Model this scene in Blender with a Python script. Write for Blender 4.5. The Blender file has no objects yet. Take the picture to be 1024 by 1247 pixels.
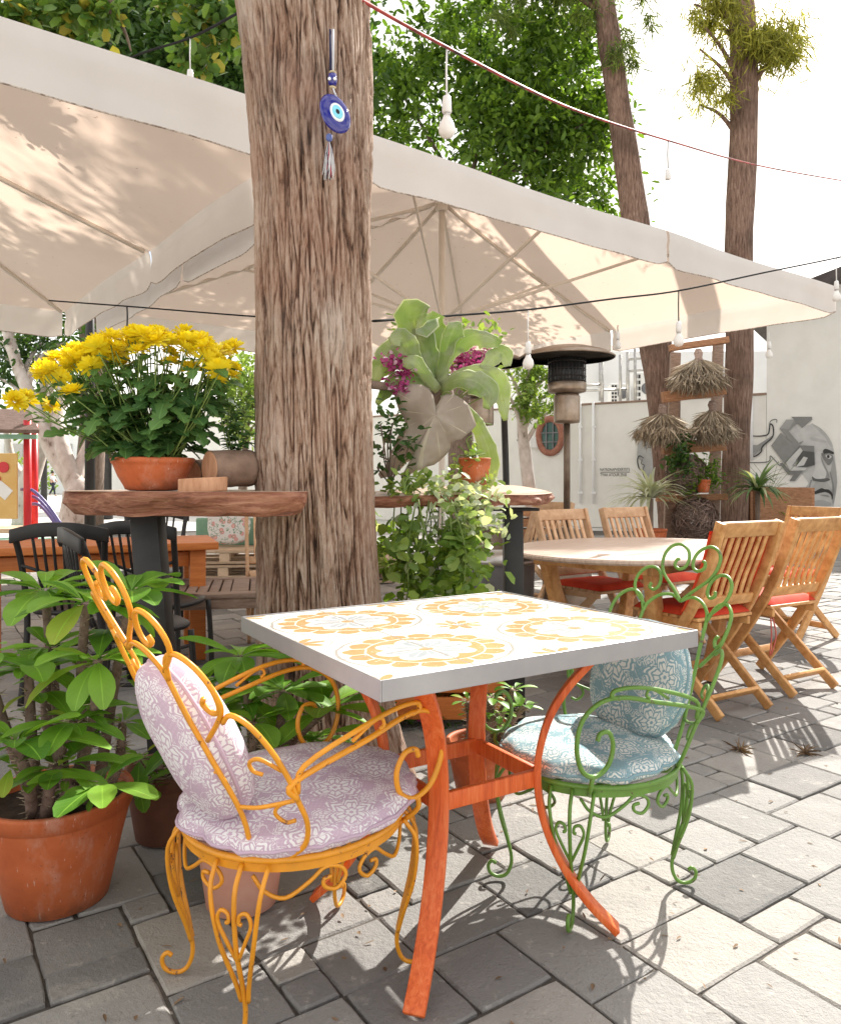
import bpy, math, random
import numpy as np
from mathutils import Vector, Matrix, noise
random.seed(11); rng = np.random.default_rng(7)
R = math.radians; PI = math.pi
SC = bpy.context.scene; COL = SC.collection
# ---- picture geometry of the survey: focal length, horizon and eye height found from the table's vanishing points
F, CX, HY, H = 924.0, 512.0, 585.0, 1.12
def W(px, py, Y): return Vector(((px-CX)/F*Y, Y, H-(py-HY)/F*Y))
def G(px, py, z=0.0):
    Y = F*(H-z)/(py-HY); return Vector(((px-CX)/F*Y, Y, z))

# ---------------------------------------------------------------- mesh builder
class MB:
    def __init__(s): s.V=[]; s.F=[]; s.MI=[]; s.R=[]; s.P=[]
    def add(s, vs, fs, mi=0, rnd=None, pat=None):
        b=len(s.V); s.V.extend(tuple(v) for v in vs)
        s.P.extend(pat if pat is not None else [(0,0,0)]*len(vs))
        r = random.random() if rnd is None else rnd
        for f in fs: s.F.append(tuple(b+i for i in f)); s.MI.append(mi); s.R.append(r)
        return s
    def box(s, c, d, rot=None, mi=0, rnd=None, taper=1.0):
        x,y,z=[k/2 for k in d]; vs=[]
        for sz in (-1,1):
            k = taper if sz>0 else 1.0
            for sx,sy in ((-1,-1),(1,-1),(1,1),(-1,1)):
                v=Vector((sx*x*k,sy*y*k,sz*z))
                if rot is not None: v=rot@v
                vs.append(v+Vector(c))
        return s.add(vs,[(3,2,1,0),(4,5,6,7),(0,1,5,4),(1,2,6,5),(2,3,7,6),(3,0,4,7)],mi,rnd)
    def beam(s, p, q, w, h, side=None, mi=0, rnd=None):
        p=Vector(p); q=Vector(q); d=(q-p); L=d.length; d.normalize()
        if side is None: side=d.cross(Vector((0,0,1)))
        side=Vector(side); side=(side-d*side.dot(d))
        if side.length<1e-5: side=d.orthogonal()
        side.normalize(); up=side.cross(d)
        m=Matrix((side,d,up)).transposed()
        return s.box((p+q)/2,(w,L,h),m,mi,rnd)
    def sweep(s, pts, w, h, side, mi=0, rnd=None):
        """flat bar of w (along side) by h swept along a smooth path"""
        pts=[Vector(p) for p in pts]; side=Vector(side).normalized(); vs=[]; n=len(pts)
        for i,p in enumerate(pts):
            d=(pts[min(i+1,n-1)]-pts[max(i-1,0)]).normalized(); u=side.cross(d).normalized()
            ww=w[i] if isinstance(w,(list,tuple)) else w
            for a,b in ((-1,-1),(1,-1),(1,1),(-1,1)): vs.append(p+side*(a*ww/2)+u*(b*h/2))
        fs=[(3,2,1,0),tuple(4*(n-1)+k for k in range(4))]
        for i in range(n-1):
            for k in range(4):
                fs.append((4*i+k,4*i+(k+1)%4,4*i+4+(k+1)%4,4*i+4+k))
        return s.add(vs,fs,mi,rnd)
    def tube(s, pts, r, n=7, mi=0, rnd=None, closed=False):
        pts=[Vector(p) for p in pts]; m=len(pts)
        if m<2: return s
        rr = r if isinstance(r,(list,tuple)) else [r]*m
        T=[]
        for i in range(m):
            a=pts[(i-1)%m] if closed else pts[max(i-1,0)]
            b=pts[(i+1)%m] if closed else pts[min(i+1,m-1)]
            t=b-a
            T.append(t.normalized() if t.length>1e-9 else Vector((0,0,1)))
        u=T[0].orthogonal().normalized(); vs=[]
        for i in range(m):
            u=(u-T[i]*u.dot(T[i]))
            u=u.normalized() if u.length>1e-6 else T[i].orthogonal().normalized()
            w=T[i].cross(u)
            for k in range(n):
                a=2*PI*k/n; vs.append(pts[i]+(u*math.cos(a)+w*math.sin(a))*rr[i])
        fs=[]
        for i in range(m if closed else m-1):
            j=(i+1)%m
            for k in range(n): fs.append((i*n+k,i*n+(k+1)%n,j*n+(k+1)%n,j*n+k))
        if not closed: fs+= [tuple(range(n-1,-1,-1)), tuple((m-1)*n+k for k in range(n))]
        return s.add(vs,fs,mi,rnd)
    def lathe(s, prof, c=(0,0,0), n=32, rot=None, mi=0, rnd=None, wob=0.0):
        vs=[]; c=Vector(c); m=len(prof)
        for (r,z) in prof:
            for k in range(n):
                a=2*PI*k/n; q=r*(1+wob*noise.noise(Vector((math.cos(a)*2,math.sin(a)*2,z*6+c.x))))
                v=Vector((q*math.cos(a),q*math.sin(a),z))
                if rot is not None: v=rot@v
                vs.append(v+c)
        fs=[]
        for i in range(m-1):
            for k in range(n): fs.append((i*n+k,i*n+(k+1)%n,(i+1)*n+(k+1)%n,(i+1)*n+k))
        if prof[0][0]>1e-4: fs.append(tuple(range(n-1,-1,-1)))
        if prof[-1][0]>1e-4: fs.append(tuple((m-1)*n+k for k in range(n)))
        return s.add(vs,fs,mi,rnd)
    def plate(s, pts, thick, nrm, mi=0, rnd=None):
        """extruded polygon: pts are 3-D points of one face, thickness along nrm"""
        n=len(pts); nrm=Vector(nrm); A=[Vector(p) for p in pts]; B=[p+nrm*thick for p in A]
        fs=[tuple(range(n-1,-1,-1)),tuple(range(n,2*n))]+[(i,(i+1)%n,n+(i+1)%n,n+i) for i in range(n)]
        return s.add(A+B,fs,mi,rnd)
    def grid(s, fn, nu, nv, mi=0, rnd=None, closed_u=False, pat=None):
        vs=[];ps=[]
        for j in range(nv+1):
            for i in range(nu if closed_u else nu+1):
                r=fn(i/nu,j/nv)
                if pat: vs.append(r[0]); ps.append(r[1])
                else: vs.append(r)
        w=nu if closed_u else nu+1; fs=[]
        for j in range(nv):
            for i in range(nu):
                fs.append((j*w+i,j*w+(i+1)%w,(j+1)*w+(i+1)%w,(j+1)*w+i))
        return s.add(vs,fs,mi,rnd,ps if pat else None)
    def leaf(s, base, d, up, L, Wd, droop=0.5, cup=0.25, nseg=6, mi=0, rnd=None, kind='obovate', ruffle=0.0, nc=2):
        d=Vector(d).normalized(); up=Vector(up); up=(up-d*up.dot(d)); up=up.normalized() if up.length>1e-5 else d.orthogonal().normalized()
        side=d.cross(up); p=Vector(base); vs=[];ps=[]; rn=random.random() if rnd is None else rnd
        dd=d.copy(); uu=up.copy(); ph=random.random()*6
        for i in range(nseg+1):
            t=i/nseg
            if kind=='obovate': w=math.sin(PI*min(1,(t*0.94+0.03))**1.55)**0.75
            elif kind=='ovate': w=math.sin(PI*min(1,(t*0.95+0.025))**0.75)**0.9
            elif kind=='blade': w=min(1,t*6+0.35)*(1-t**3)
            elif kind=='fan': w=(0.12+0.9*t**1.3)*(1.0 if t<0.85 else 1-((t-0.85)/0.15)**2*0.45)
            else: w=math.sin(PI*(t*0.94+0.03))
            w=max(w,0.03)*Wd/2
            for k in range(-nc,nc+1):
                a=k/nc
                z=cup*w*(a*a)+ruffle*w*math.sin(a*5+t*9+ph)*abs(a)
                vs.append(p+side*(w*a*(1-0.12*cup*abs(a)))+uu*z); ps.append((a,t,rn))
            ang=-droop/nseg; rot=Matrix.Rotation(ang,3,side)   # bends away from up
            p=p+dd*(L/nseg); dd=rot@dd; uu=rot@uu
        m=2*nc+1; fs=[]
        for i in range(nseg):
            for k in range(m-1): fs.append((i*m+k,i*m+k+1,(i+1)*m+k+1,(i+1)*m+k))
        return s.add(vs,fs,mi,rn,ps)

def spl(pts, k=6, closed=False):
    """Catmull-Rom through the points"""
    P=[Vector(p) for p in pts]; n=len(P); out=[]
    rngi = range(n) if closed else range(n-1)
    for i in rngi:
        if closed: a,b,c,d=P[(i-1)%n],P[i],P[(i+1)%n],P[(i+2)%n]
        else:
            b,c=P[i],P[i+1]; a=P[i-1] if i>0 else b*2-c; d=P[i+2] if i+2<n else c*2-b
        for j in range(k):
            t=j/k; out.append(0.5*((2*b)+(c-a)*t+(2*a-5*b+4*c-d)*t*t+(3*b-a-3*c+d)*t**3))
    if not closed: out.append(P[-1])
    return out

# ---------------------------------------------------------------- objects
XF={}
def finish(o, me, mats, smooth, bevel):
    for m in (mats if isinstance(mats,(list,tuple)) else [mats]): me.materials.append(m)
    if smooth: me.shade_smooth() if hasattr(me,'shade_smooth') else me.polygons.foreach_set('use_smooth',[True]*len(me.polygons))
    if bevel:
        b=o.modifiers.new('bevel','BEVEL'); b.width=bevel; b.segments=2; b.limit_method='ANGLE'; b.angle_limit=R(40)
def mesh_from(name, mb, inv=None):
    me=bpy.data.meshes.new(name)
    V=mb.V
    if inv is not None: V=[inv@Vector(v) for v in V]
    me.from_pydata([tuple(v) for v in V],[],mb.F)
    me.polygons.foreach_set('material_index',mb.MI)
    a=me.attributes.new('rnd','FLOAT','FACE'); a.data.foreach_set('value',mb.R)
    if any(p!=(0,0,0) for p in mb.P):
        a=me.attributes.new('pat','FLOAT_VECTOR','POINT'); a.data.foreach_set('vector',[c for p in mb.P for c in p])
    me.update(); return me
def props(o,label=None,cat=None,group=None,kind=None):
    if label: o['label']=label
    if cat: o['category']=cat
    if group: o['group']=group
    if kind: o['kind']=kind
    return o
def thing(name,label,cat,loc=(0,0,0),rotz=0.0,group=None,kind=None):
    o=bpy.data.objects.new(name,None); COL.objects.link(o); o.empty_display_size=0.1
    o.location=loc; o.rotation_euler=(0,0,rotz)
    XF[o.name]=(Matrix.Translation(Vector(loc))@Matrix.Rotation(rotz,4,'Z'))
    return props(o,label,cat,group,kind)
def part(name,mb,mats,parent,smooth=True,bevel=0,local=False,label=None,kind=None):
    inv=None
    if not local:
        q=parent
        while q.name not in XF: q=q.parent
        inv=XF[q.name].inverted()
    me=mesh_from(name,mb,inv) if isinstance(mb,MB) else mb
    o=bpy.data.objects.new(name,me); COL.objects.link(o); o.parent=parent
    finish(o,me,mats,smooth,bevel); props(o,label,kind=kind); return o
def solo(name,mb,mats,label=None,cat=None,group=None,kind=None,smooth=True,bevel=0,loc=None):
    if isinstance(mb,MB):
        if loc is None:
            A=np.array([tuple(v) for v in mb.V]); lo=A.min(0); hi=A.max(0); loc=((lo[0]+hi[0])/2,(lo[1]+hi[1])/2,lo[2])
        loc=Vector(loc); me=mesh_from(name,mb,Matrix.Translation(-loc))
    else: me=mb; loc=Vector(loc or (0,0,0))
    o=bpy.data.objects.new(name,me); COL.objects.link(o); o.location=loc
    XF[o.name]=Matrix.Translation(loc)
    finish(o,me,mats,smooth,bevel); return props(o,label,cat,group,kind)
def struct(name,mb,mats,smooth=False,bevel=0): return solo(name,mb,mats,kind='structure',smooth=smooth,bevel=bevel,loc=(0,0,0))
def dup(root,loc,rotz,label=None):
    def rec(o,par):
        c=o.copy(); COL.objects.link(c)
        if par is not None: c.parent=par
        for ch in list(o.children): rec(ch,c)
        return c
    c=rec(root,None); c.location=loc; c.rotation_euler=(0,0,rotz)
    XF[c.name]=(Matrix.Translation(Vector(loc))@Matrix.Rotation(rotz,4,'Z'))
    if label: c['label']=label
    return c

def cloud(name, P, D, N, L, Wd, fold=0.25, droop=0.12, origin=(0,0,0), round_=0.0):
    """many small folded leaves as one mesh"""
    n=len(P); D=D/np.linalg.norm(D,axis=1,keepdims=True); S=np.cross(D,N); S/= (np.linalg.norm(S,axis=1,keepdims=True)+1e-9)
    N=np.cross(S,D); L=np.asarray(L).reshape(-1,1)*np.ones((n,1)); Wd=np.asarray(Wd).reshape(-1,1)*np.ones((n,1))
    b=P; t=P+D*L-N*droop*L
    def sd(k,w,sg): return P+D*L*k+S*sg*Wd*w+N*(fold*Wd*w-droop*L*k*k)
    a,c=0.3,0.68+0.1*round_
    V=np.stack([b,sd(a,.46,1),sd(c,.36+.1*round_,1),t,sd(c,.36+.1*round_,-1),sd(a,.46,-1)],1).reshape(-1,3)-np.array(origin)
    i=np.arange(n)[:,None]*6
    Fa=np.concatenate([i+np.array([[0,1,2,3]]),i+np.array([[0,3,4,5]])],1).reshape(-1)
    me=bpy.data.meshes.new(name); me.vertices.add(6*n); me.vertices.foreach_set('co',V.astype(np.float32).ravel())
    me.loops.add(8*n); me.loops.foreach_set('vertex_index',Fa.astype(np.int32)); me.polygons.add(2*n)
    me.polygons.foreach_set('loop_start',np.arange(0,8*n,4,dtype=np.int32))
    me.update(calc_edges=True)
    a=me.attributes.new('rnd','FLOAT','FACE'); a.data.foreach_set('value',np.repeat(rng.random(n),2).astype(np.float32))
    return me
def unit(n):
    v=rng.normal(size=(n,3)); return v/np.linalg.norm(v,axis=1,keepdims=True)
def clump_points(clumps, per, shell=0.55):
    P=[];O=[]
    for (c,r) in clumps:
        k=max(3,int(per*(r if np.isscalar(r) else max(r))**2)); u=unit(k); rad=(shell+(1-shell)*rng.random((k,1)))**(1/2) if shell>.25 else np.minimum(np.abs(rng.normal(size=(k,1)))*.55,1.15)
        rr=np.array(r)*np.ones(3); P.append(np.array(c)+u*rad*rr); O.append(u)
    return np.concatenate(P),np.concatenate(O)
# ---------------------------------------------------------------- procedural materials
class E:
    """tiny expression wrapper round Math nodes"""
    def __init__(s,nt,k): s.nt=nt; s.k=k
    def _m(s,op,*a):
        n=s.nt.nodes.new('ShaderNodeMath'); n.operation=op
        for i,x in enumerate((s,)+a):
            x=x.k if isinstance(x,E) else x
            if isinstance(x,(int,float)): n.inputs[i].default_value=x
            else: s.nt.links.new(x,n.inputs[i])
        return E(s.nt,n.outputs[0])
    def __add__(s,o): return s._m('ADD',o)
    def __sub__(s,o): return s._m('SUBTRACT',o)
    def __mul__(s,o): return s._m('MULTIPLY',o)
    def __truediv__(s,o): return s._m('DIVIDE',o)
    def lt(s,o): return s._m('LESS_THAN',o)
    def gt(s,o): return s._m('GREATER_THAN',o)
    def sin(s): return s._m('SINE')
    def cos(s): return s._m('COSINE')
    def abs(s): return s._m('ABSOLUTE')
    def fract(s): return s._m('FRACT')
    def sqrt(s): return s._m('SQRT')
    def atan2(s,o): return s._m('ARCTAN2',o)
    def mx(s,o): return s._m('MAXIMUM',o)
    def mn(s,o): return s._m('MINIMUM',o)
    def pw(s,o): return s._m('POWER',o)
    def near(s,c,w): return (s-c).abs().lt(w)          # 1 within w of c
    def inv(s): return E(s.nt,1.0)._c()-s
    def _c(s):
        v=s.nt.nodes.new('ShaderNodeValue'); v.outputs[0].default_value=s.k; return E(s.nt,v.outputs[0])
    def step(s,a,b):
        n=s.nt.nodes.new('ShaderNodeMapRange'); n.interpolation_type='SMOOTHSTEP'
        s.nt.links.new(s.k,n.inputs[0]); n.inputs[1].default_value=a; n.inputs[2].default_value=b
        return E(s.nt,n.outputs[0])
class Mat:
    def __init__(s,name,rough=0.6,metal=0.0,spec=0.5):
        s.m=bpy.data.materials.new(name); s.m.use_nodes=True; s.nt=s.m.node_tree; s.N=s.nt.nodes; s.L=s.nt.links
        s.b=s.N['Principled BSDF']; s.b.inputs['Roughness'].default_value=rough; s.b.inputs['Metallic'].default_value=metal
        s.b.inputs['Specular IOR Level'].default_value=spec; s.out=s.N['Material Output']; s._tc=None
    def tc(s,kind='Object'):
        if s._tc is None: s._tc=s.N.new('ShaderNodeTexCoord')
        return s._tc.outputs[kind]
    def attr(s,name,out='Fac'):
        a=s.N.new('ShaderNodeAttribute'); a.attribute_name=name; return a.outputs[out]
    def mapv(s,vec,scale=(1,1,1),rot=(0,0,0)):
        n=s.N.new('ShaderNodeMapping'); s.L.new(vec,n.inputs[0]); n.inputs['Scale'].default_value=scale; n.inputs['Rotation'].default_value=rot; return n.outputs[0]
    def noise(s,vec,scale,detail=5,rough=0.55,dist=0.0,color=False):
        n=s.N.new('ShaderNodeTexNoise'); s.L.new(vec,n.inputs['Vector']); n.inputs['Scale'].default_value=scale
        n.inputs['Detail'].default_value=detail; n.inputs['Roughness'].default_value=rough; n.inputs['Distortion'].default_value=dist
        return n.outputs['Color' if color else 'Fac']
    def voro(s,vec,scale,feature='F1',out='Distance',rand=1.0):
        n=s.N.new('ShaderNodeTexVoronoi'); n.feature=feature; s.L.new(vec,n.inputs['Vector']); n.inputs['Scale'].default_value=scale
        n.inputs['Randomness'].default_value=rand; return n.outputs[out]
    def ramp(s,fac,stops,interp='LINEAR'):
        n=s.N.new('ShaderNodeValToRGB'); s.L.new(fac,n.inputs[0]); e=n.color_ramp.elements; n.color_ramp.interpolation=interp
        while len(e)<len(stops): e.new(0.5)
        for q,(p,c) in zip(e,stops): q.position=p; q.color=(*c,1) if len(c)==3 else c
        return n.outputs[0]
    def mix(s,fac,a,b,mode='MIX'):
        n=s.N.new('ShaderNodeMix'); n.data_type='RGBA'; n.blend_type=mode
        for sock,x in ((n.inputs[0],fac),(n.inputs[6],a),(n.inputs[7],b)):
            x=x.k if isinstance(x,E) else x
            if isinstance(x,(int,float)): sock.default_value=x
            elif isinstance(x,tuple): sock.default_value=(*x,1)
            else: s.L.new(x,sock)
        return n.outputs[2]
    def hsv(s,col,h=0.5,sat=1.0,v=1.0):
        n=s.N.new('ShaderNodeHueSaturation'); s.L.new(col,n.inputs['Color'])
        for nm,x in (('Hue',h),('Saturation',sat),('Value',v)):
            if isinstance(x,E): s.L.new(x.k,n.inputs[nm])
            else: n.inputs[nm].default_value=x
        return n.outputs[0]
    def sep(s,vec):
        n=s.N.new('ShaderNodeSeparateXYZ'); s.L.new(vec,n.inputs[0]); return [E(s.nt,o) for o in n.outputs]
    def color(s,c):
        if isinstance(c,tuple): s.b.inputs['Base Color'].default_value=(*c,1)
        else: s.L.new(c,s.b.inputs['Base Color'])
        s.c=c; return s
    def bump(s,h,strength=0.3,dist=0.01):
        n=s.N.new('ShaderNodeBump'); n.inputs['Strength'].default_value=strength; n.inputs['Distance'].default_value=dist
        s.L.new(h.k if isinstance(h,E) else h,n.inputs['Height']); s.L.new(n.outputs[0],s.b.inputs['Normal']); s.nrm=n.outputs[0]; return s
    def rough(s,x): s.L.new(x.k if isinstance(x,E) else x,s.b.inputs['Roughness']); return s
    def translucent(s,amount,tint=None):
        t=s.N.new('ShaderNodeBsdfTranslucent'); mx=s.N.new('ShaderNodeMixShader'); mx.inputs[0].default_value=amount
        c=s.c
        if tint is not None:
            c=s.mix(1.0,c,tint,'MULTIPLY')
        if isinstance(c,tuple): t.inputs[0].default_value=(*c,1)
        else: s.L.new(c,t.inputs[0])
        s.L.new(s.b.outputs[0],mx.inputs[1]); s.L.new(t.outputs[0],mx.inputs[2]); s.L.new(mx.outputs[0],s.out.inputs[0]); return s

def pm(name,stops,scale=6,stretch=(1,1,1),rough=0.65,bump=0.25,bscale=None,bdist=0.004,metal=0,detail=6,dist=0.0,rnd=0.0,spec=0.4,coord='Object',blot=0.0):
    m=Mat(name,rough,metal,spec); v=m.mapv(m.tc(coord),stretch)
    c=m.ramp(m.noise(v,scale,detail,0.6,dist),stops)
    if blot:
        c=m.mix((E(m.nt,m.noise(m.tc(coord),1.7,4))).step(0.42,0.68)*blot,c,tuple(x*0.55 for x in stops[0][1]))
    if rnd: c=m.hsv(c,0.5,1.0,E(m.nt,m.attr('rnd'))*rnd+(1-rnd/2))
    m.color(c)
    if bump: m.bump(m.noise(v,bscale or scale*3,6,0.65),bump,bdist)
    return m.m
def leafmat(name,dark,light,trans=0.35,rough=0.45,vein=False,VS=0.4,rim=None,felt=None,tint=(1.0,1.0,0.45),spec=0.4,pale=None):
    m=Mat(name,rough,0,spec); r=E(m.nt,m.attr('rnd'))
    c=m.ramp(r.k,[(0.0,dark),(0.55,tuple((a+b)/2 for a,b in zip(dark,light))),(1.0,light)])
    c=m.mix((E(m.nt,m.noise(m.tc(),9,3))).step(.35,.75)*0.35,c,light)
    if pale: c=m.mix(r.gt(0.86),c,pale)
    if felt: c=m.mix((E(m.nt,m.noise(m.tc(),8,5,0.65))).step(0.42,0.62)*0.75,c,felt)
    if vein: c=m.mix((E(m.nt,m.noise(m.tc(),34,4,0.7))).step(0.62,0.72)*0.55,c,tuple(0.35*q+w for q,w in zip(light,(0.14,0.08,0.02)))); c=m.mix((E(m.nt,m.noise(m.tc(),5,3))).step(0.4,0.65)*0.4,c,tuple(q*1.35 for q in light))
    if vein:
        x,y,z=m.sep(m.attr('pat','Vector'))
        rib=x.abs().lt(0.055); sv=((y*9.0-x.abs()*2.2).fract()-0.5).abs().gt(0.46)*(x.abs().lt(0.9))
        c=m.mix(rib.mx(sv*0.25)*VS,c,tuple(min(1,q*1.7+0.02) for q in light))
        c=m.mix(x.abs().gt(0.94),c,rim) if rim else c  # pale frond margin: rim light painted into the leaf colour
        m.color(c); m.bump(sv.mx(rib)*-1.0+E(m.nt,m.noise(m.tc(),60,3))*0.3,0.25,0.003)
    else: m.color(c)
    m.translucent(trans,tint); return m.m
def paint(name,c,worn=None,rough=0.4,wear=0.0,var=0.25,bump=0.08,spec=0.5):
    m=Mat(name,rough,0,spec); n=E(m.nt,m.noise(m.tc(),14,6,0.65))
    col=m.mix(n,tuple(x*(1-var) for x in c),tuple(min(1,x*(1+var)) for x in c))
    if worn: col=m.mix((E(m.nt,m.noise(m.tc(),38,5,0.7))).step(0.70-wear,0.74-wear),col,worn)
    m.color(col); m.bump(m.noise(m.tc(),110,4),bump,0.002); return m.m

# wood with grain along local long axis given by stretch
def wood(name,a,b,stretch=(3,3,30),rough=0.6,rnd=0.35,bump=0.25,scale=3.0,grey=None):
    m=Mat(name,rough,0,0.35); v=m.mapv(m.tc(),stretch); g=m.noise(v,scale,7,0.62,0.4)
    c=m.ramp(g,[(0.25,a),(0.5,tuple((p+q)/2 for p,q in zip(a,b))),(0.75,b)])
    if grey: c=m.mix((E(m.nt,m.noise(m.tc(),4.0,5))).step(0.4,0.65)*0.6,c,grey)
    c=m.hsv(c,0.5,1.0,E(m.nt,m.attr('rnd'))*rnd+(1-rnd/2)); m.color(c); m.bump(g,bump,0.003); return m.m

MT={}
MT['yellow']=paint('orange_yellow_enamel',(0.74,0.30,0.015),(0.22,0.08,0.03),0.38,0.075,0.35,0.2)
MT['green']=paint('green_enamel',(0.125,0.255,0.036),(0.10,0.07,0.04),0.40,0.075,0.4,0.2)
def _ored():
    m=Mat('brushed_orange_paint',0.45,0,0.4); v=m.mapv(m.tc(),(38,38,3)); g=m.noise(v,2.0,6,0.7,0.6)
    c=m.ramp(g,[(0.3,(0.50,0.07,0.012)),(0.5,(0.72,0.13,0.025)),(0.75,(0.80,0.24,0.08))]); m.color(c); m.bump(g,0.25,0.003); return m.m
MT['tablepaint']=_ored()
MT['steel']=pm('brushed_steel_edging',[(0.3,(0.33,0.32,0.33)),(0.7,(0.44,0.43,0.43))],4,(1,1,1),0.42,0.06,metal=0.55)
MT['black']=pm('black_steel',[(0.3,(0.012,0.011,0.011)),(0.7,(0.03,0.027,0.025))],8,rough=0.45,bump=0.08)
MT['blackplastic']=pm('black_plastic',[(0.3,(0.015,0.014,0.014)),(0.7,(0.03,0.03,0.03))],8,rough=0.35,bump=0.03)
def _terra():
    m=Mat('stained_terracotta',0.62,0,0.35); o=m.tc(); nt=m.nt; n=E(nt,m.noise(o,6,6,0.65)); x,y,z=m.sep(o)
    c=m.ramp(n.k,[(0.25,(0.40,0.085,0.025)),(0.55,(0.54,0.135,0.045)),(0.8,(0.60,0.20,0.09))])
    salt=(E(nt,m.noise(m.mapv(o,(1,1,0.45)),7,7,0.7))).step(0.54,0.72)*0.42; c=m.mix(salt,c,(0.62,0.44,0.36))
    c=m.mix((E(nt,m.noise(m.mapv(o,(3,3,0.5),(0,0.4,0)),30,4,0.6))).step(0.66,0.70)*0.6,c,(0.66,0.50,0.42))
    c=m.mix(((z*-9.0+1.0)*E(nt,m.noise(o,16,6,0.75))).step(0.30,0.62)*0.7,c,(0.15,0.075,0.045))
    c=m.mix((E(nt,m.noise(o,90,3))).step(0.66,0.70)*0.6,c,(0.22,0.07,0.04)); m.color(c); m.rough(n*0.3+0.45); m.bump(n*0.4+E(nt,m.noise(o,120,4))*0.4,0.2,0.003); return m.m
MT['terracotta']=_terra()
MT['pinkpot']=pm('faded_pink_clay',[(0.25,(0.55,0.25,0.17)),(0.55,(0.66,0.34,0.25)),(0.8,(0.72,0.45,0.36))],6,rough=0.75,bump=0.15,bscale=40)
MT['soil']=pm('potting_soil',[(0.3,(0.02,0.013,0.009)),(0.7,(0.07,0.045,0.03))],30,rough=0.95,bump=0.8,bscale=60,bdist=0.01)
MT['chairwood']=wood('oiled_hardwood',(0.36,0.15,0.04),(0.74,0.42,0.17),(6,6,6),0.5,0.4)
MT['chairwood2']=wood('sun_bleached_hardwood',(0.48,0.26,0.13),(0.74,0.50,0.30),(6,6,6),0.55,0.35)
MT['tabletopwood']=wood('pale_sunlit_tabletop',(0.42,0.28,0.20),(0.68,0.55,0.46),(2,26,4),0.45,0.1,0.1)  # paler than the legs: bright reflection off the top put into the colour
MT['greywood']=wood('weathered_grey_brown_wood',(0.16,0.10,0.07),(0.36,0.26,0.20),(3,14,14),0.7,0.4)
MT['palewood']=wood('pale_pallet_wood',(0.42,0.29,0.18),(0.66,0.52,0.38),(3,14,14),0.75,0.5)
MT['orangewood']=wood('orange_stained_timber',(0.50,0.13,0.025),(0.70,0.24,0.06),(2,20,20),0.5,0.3)
MT['rungwood']=wood('reddish_rough_timber',(0.20,0.09,0.045),(0.48,0.25,0.13),(4,14,14),0.8,0.5,0.6)
MT['slab']=pm('live_edge_slab_wood',[(0.25,(0.07,0.025,0.015)),(0.45,(0.24,0.09,0.05)),(0.62,(0.36,0.17,0.10)),(0.8,(0.50,0.29,0.19))],5,(1.2,6,9),0.6,0.7,14,0.012,detail=9,dist=0.8)
MT['slabtop']=pm('sanded_slab_top',[(0.3,(0.38,0.24,0.16)),(0.6,(0.58,0.43,0.33)),(0.8,(0.66,0.53,0.43))],3,(1.5,14,6),0.35,0.2,12)
MT['cutwood']=pm('cut_log_face',[(0.3,(0.42,0.20,0.10)),(0.7,(0.62,0.36,0.22))],6,(9,9,2),0.75,0.3,20)
MT['logbark']=pm('log_bark',[(0.3,(0.13,0.08,0.055)),(0.7,(0.34,0.23,0.17))],9,(1,1,1),0.85,0.7,18,0.01)
MT['red']=pm('red_canvas',[(0.3,(0.58,0.035,0.012)),(0.7,(0.70,0.075,0.025))],10,rough=0.8,bump=0.25,bscale=300)
MT['white']=pm('white_render',[(0.3,(0.82,0.82,0.82)),(0.7,(0.88,0.88,0.88))],2,rough=0.8,bump=0.1)
MT['cream']=pm('cream_rendered_wall',[(0.25,(0.72,0.70,0.64)),(0.5,(0.80,0.785,0.735)),(0.8,(0.84,0.825,0.78))],0.9,(1,1,0.5),0.85,0.25,40,0.01,detail=8,blot=0.12)
MT['grey']=pm('grey_plastic',[(0.3,(0.12,0.12,0.13)),(0.7,(0.2,0.2,0.21))],6,rough=0.5,bump=0.05)
MT['frame']=pm('cream_umbrella_frame',[(0.3,(0.68,0.61,0.53)),(0.7,(0.75,0.69,0.61))],4,rough=0.45,bump=0.03)
MT['porcelain']=pm('white_porcelain',[(0.3,(0.75,0.74,0.72)),(0.7,(0.8,0.8,0.78))],6,rough=0.3,bump=0.02)
MT['opal']=pm('opal_bulb_glass',[(0.3,(0.78,0.76,0.72)),(0.7,(0.83,0.82,0.79))],6,rough=0.12,bump=0)
MT['redwire']=pm('red_wire_tape',[(0.35,(0.05,0.015,0.015)),(0.6,(0.45,0.06,0.05))],9,rough=0.5,bump=0.05)
MT['galv']=pm('galvanised_steel',[(0.3,(0.35,0.34,0.33)),(0.7,(0.55,0.53,0.5))],12,rough=0.38,bump=0.05,metal=0.85)
MT['rubber']=pm('black_cable_rubber',[(0.3,(0.02,0.02,0.02)),(0.7,(0.04,0.04,0.04))],8,rough=0.9,bump=0.05,spec=0.1)
MT['heatsteel']=pm('heat_tinted_steel',[(0.3,(0.22,0.16,0.11)),(0.7,(0.42,0.34,0.27))],7,rough=0.4,bump=0.05,metal=0.7)
MT['hemline']=pm('stitched_hem',[(0.4,(0.24,0.18,0.14)),(0.6,(0.60,0.53,0.46))],40,rough=0.9,bump=0.1)
MT['darkpot']=pm('dark_brown_clay',[(0.3,(0.10,0.04,0.025)),(0.7,(0.20,0.085,0.05))],7,rough=.8,bump=.2,bscale=40)  # clay in a plain, darker brown
MT['bronze']=pm('bronzed_steel',[(0.3,(0.10,0.07,0.05)),(0.7,(0.24,0.18,0.13))],6,rough=0.42,bump=0.05,metal=0.6)
MT['redpaint']=paint('red_gloss_paint',(0.62,0.02,0.03),None,0.35)
MT['yellowboard']=pm('yellow_painted_board',[(0.3,(0.70,0.42,0.12)),(0.7,(0.76,0.52,0.20))],4,rough=0.5,bump=0.05)
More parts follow.
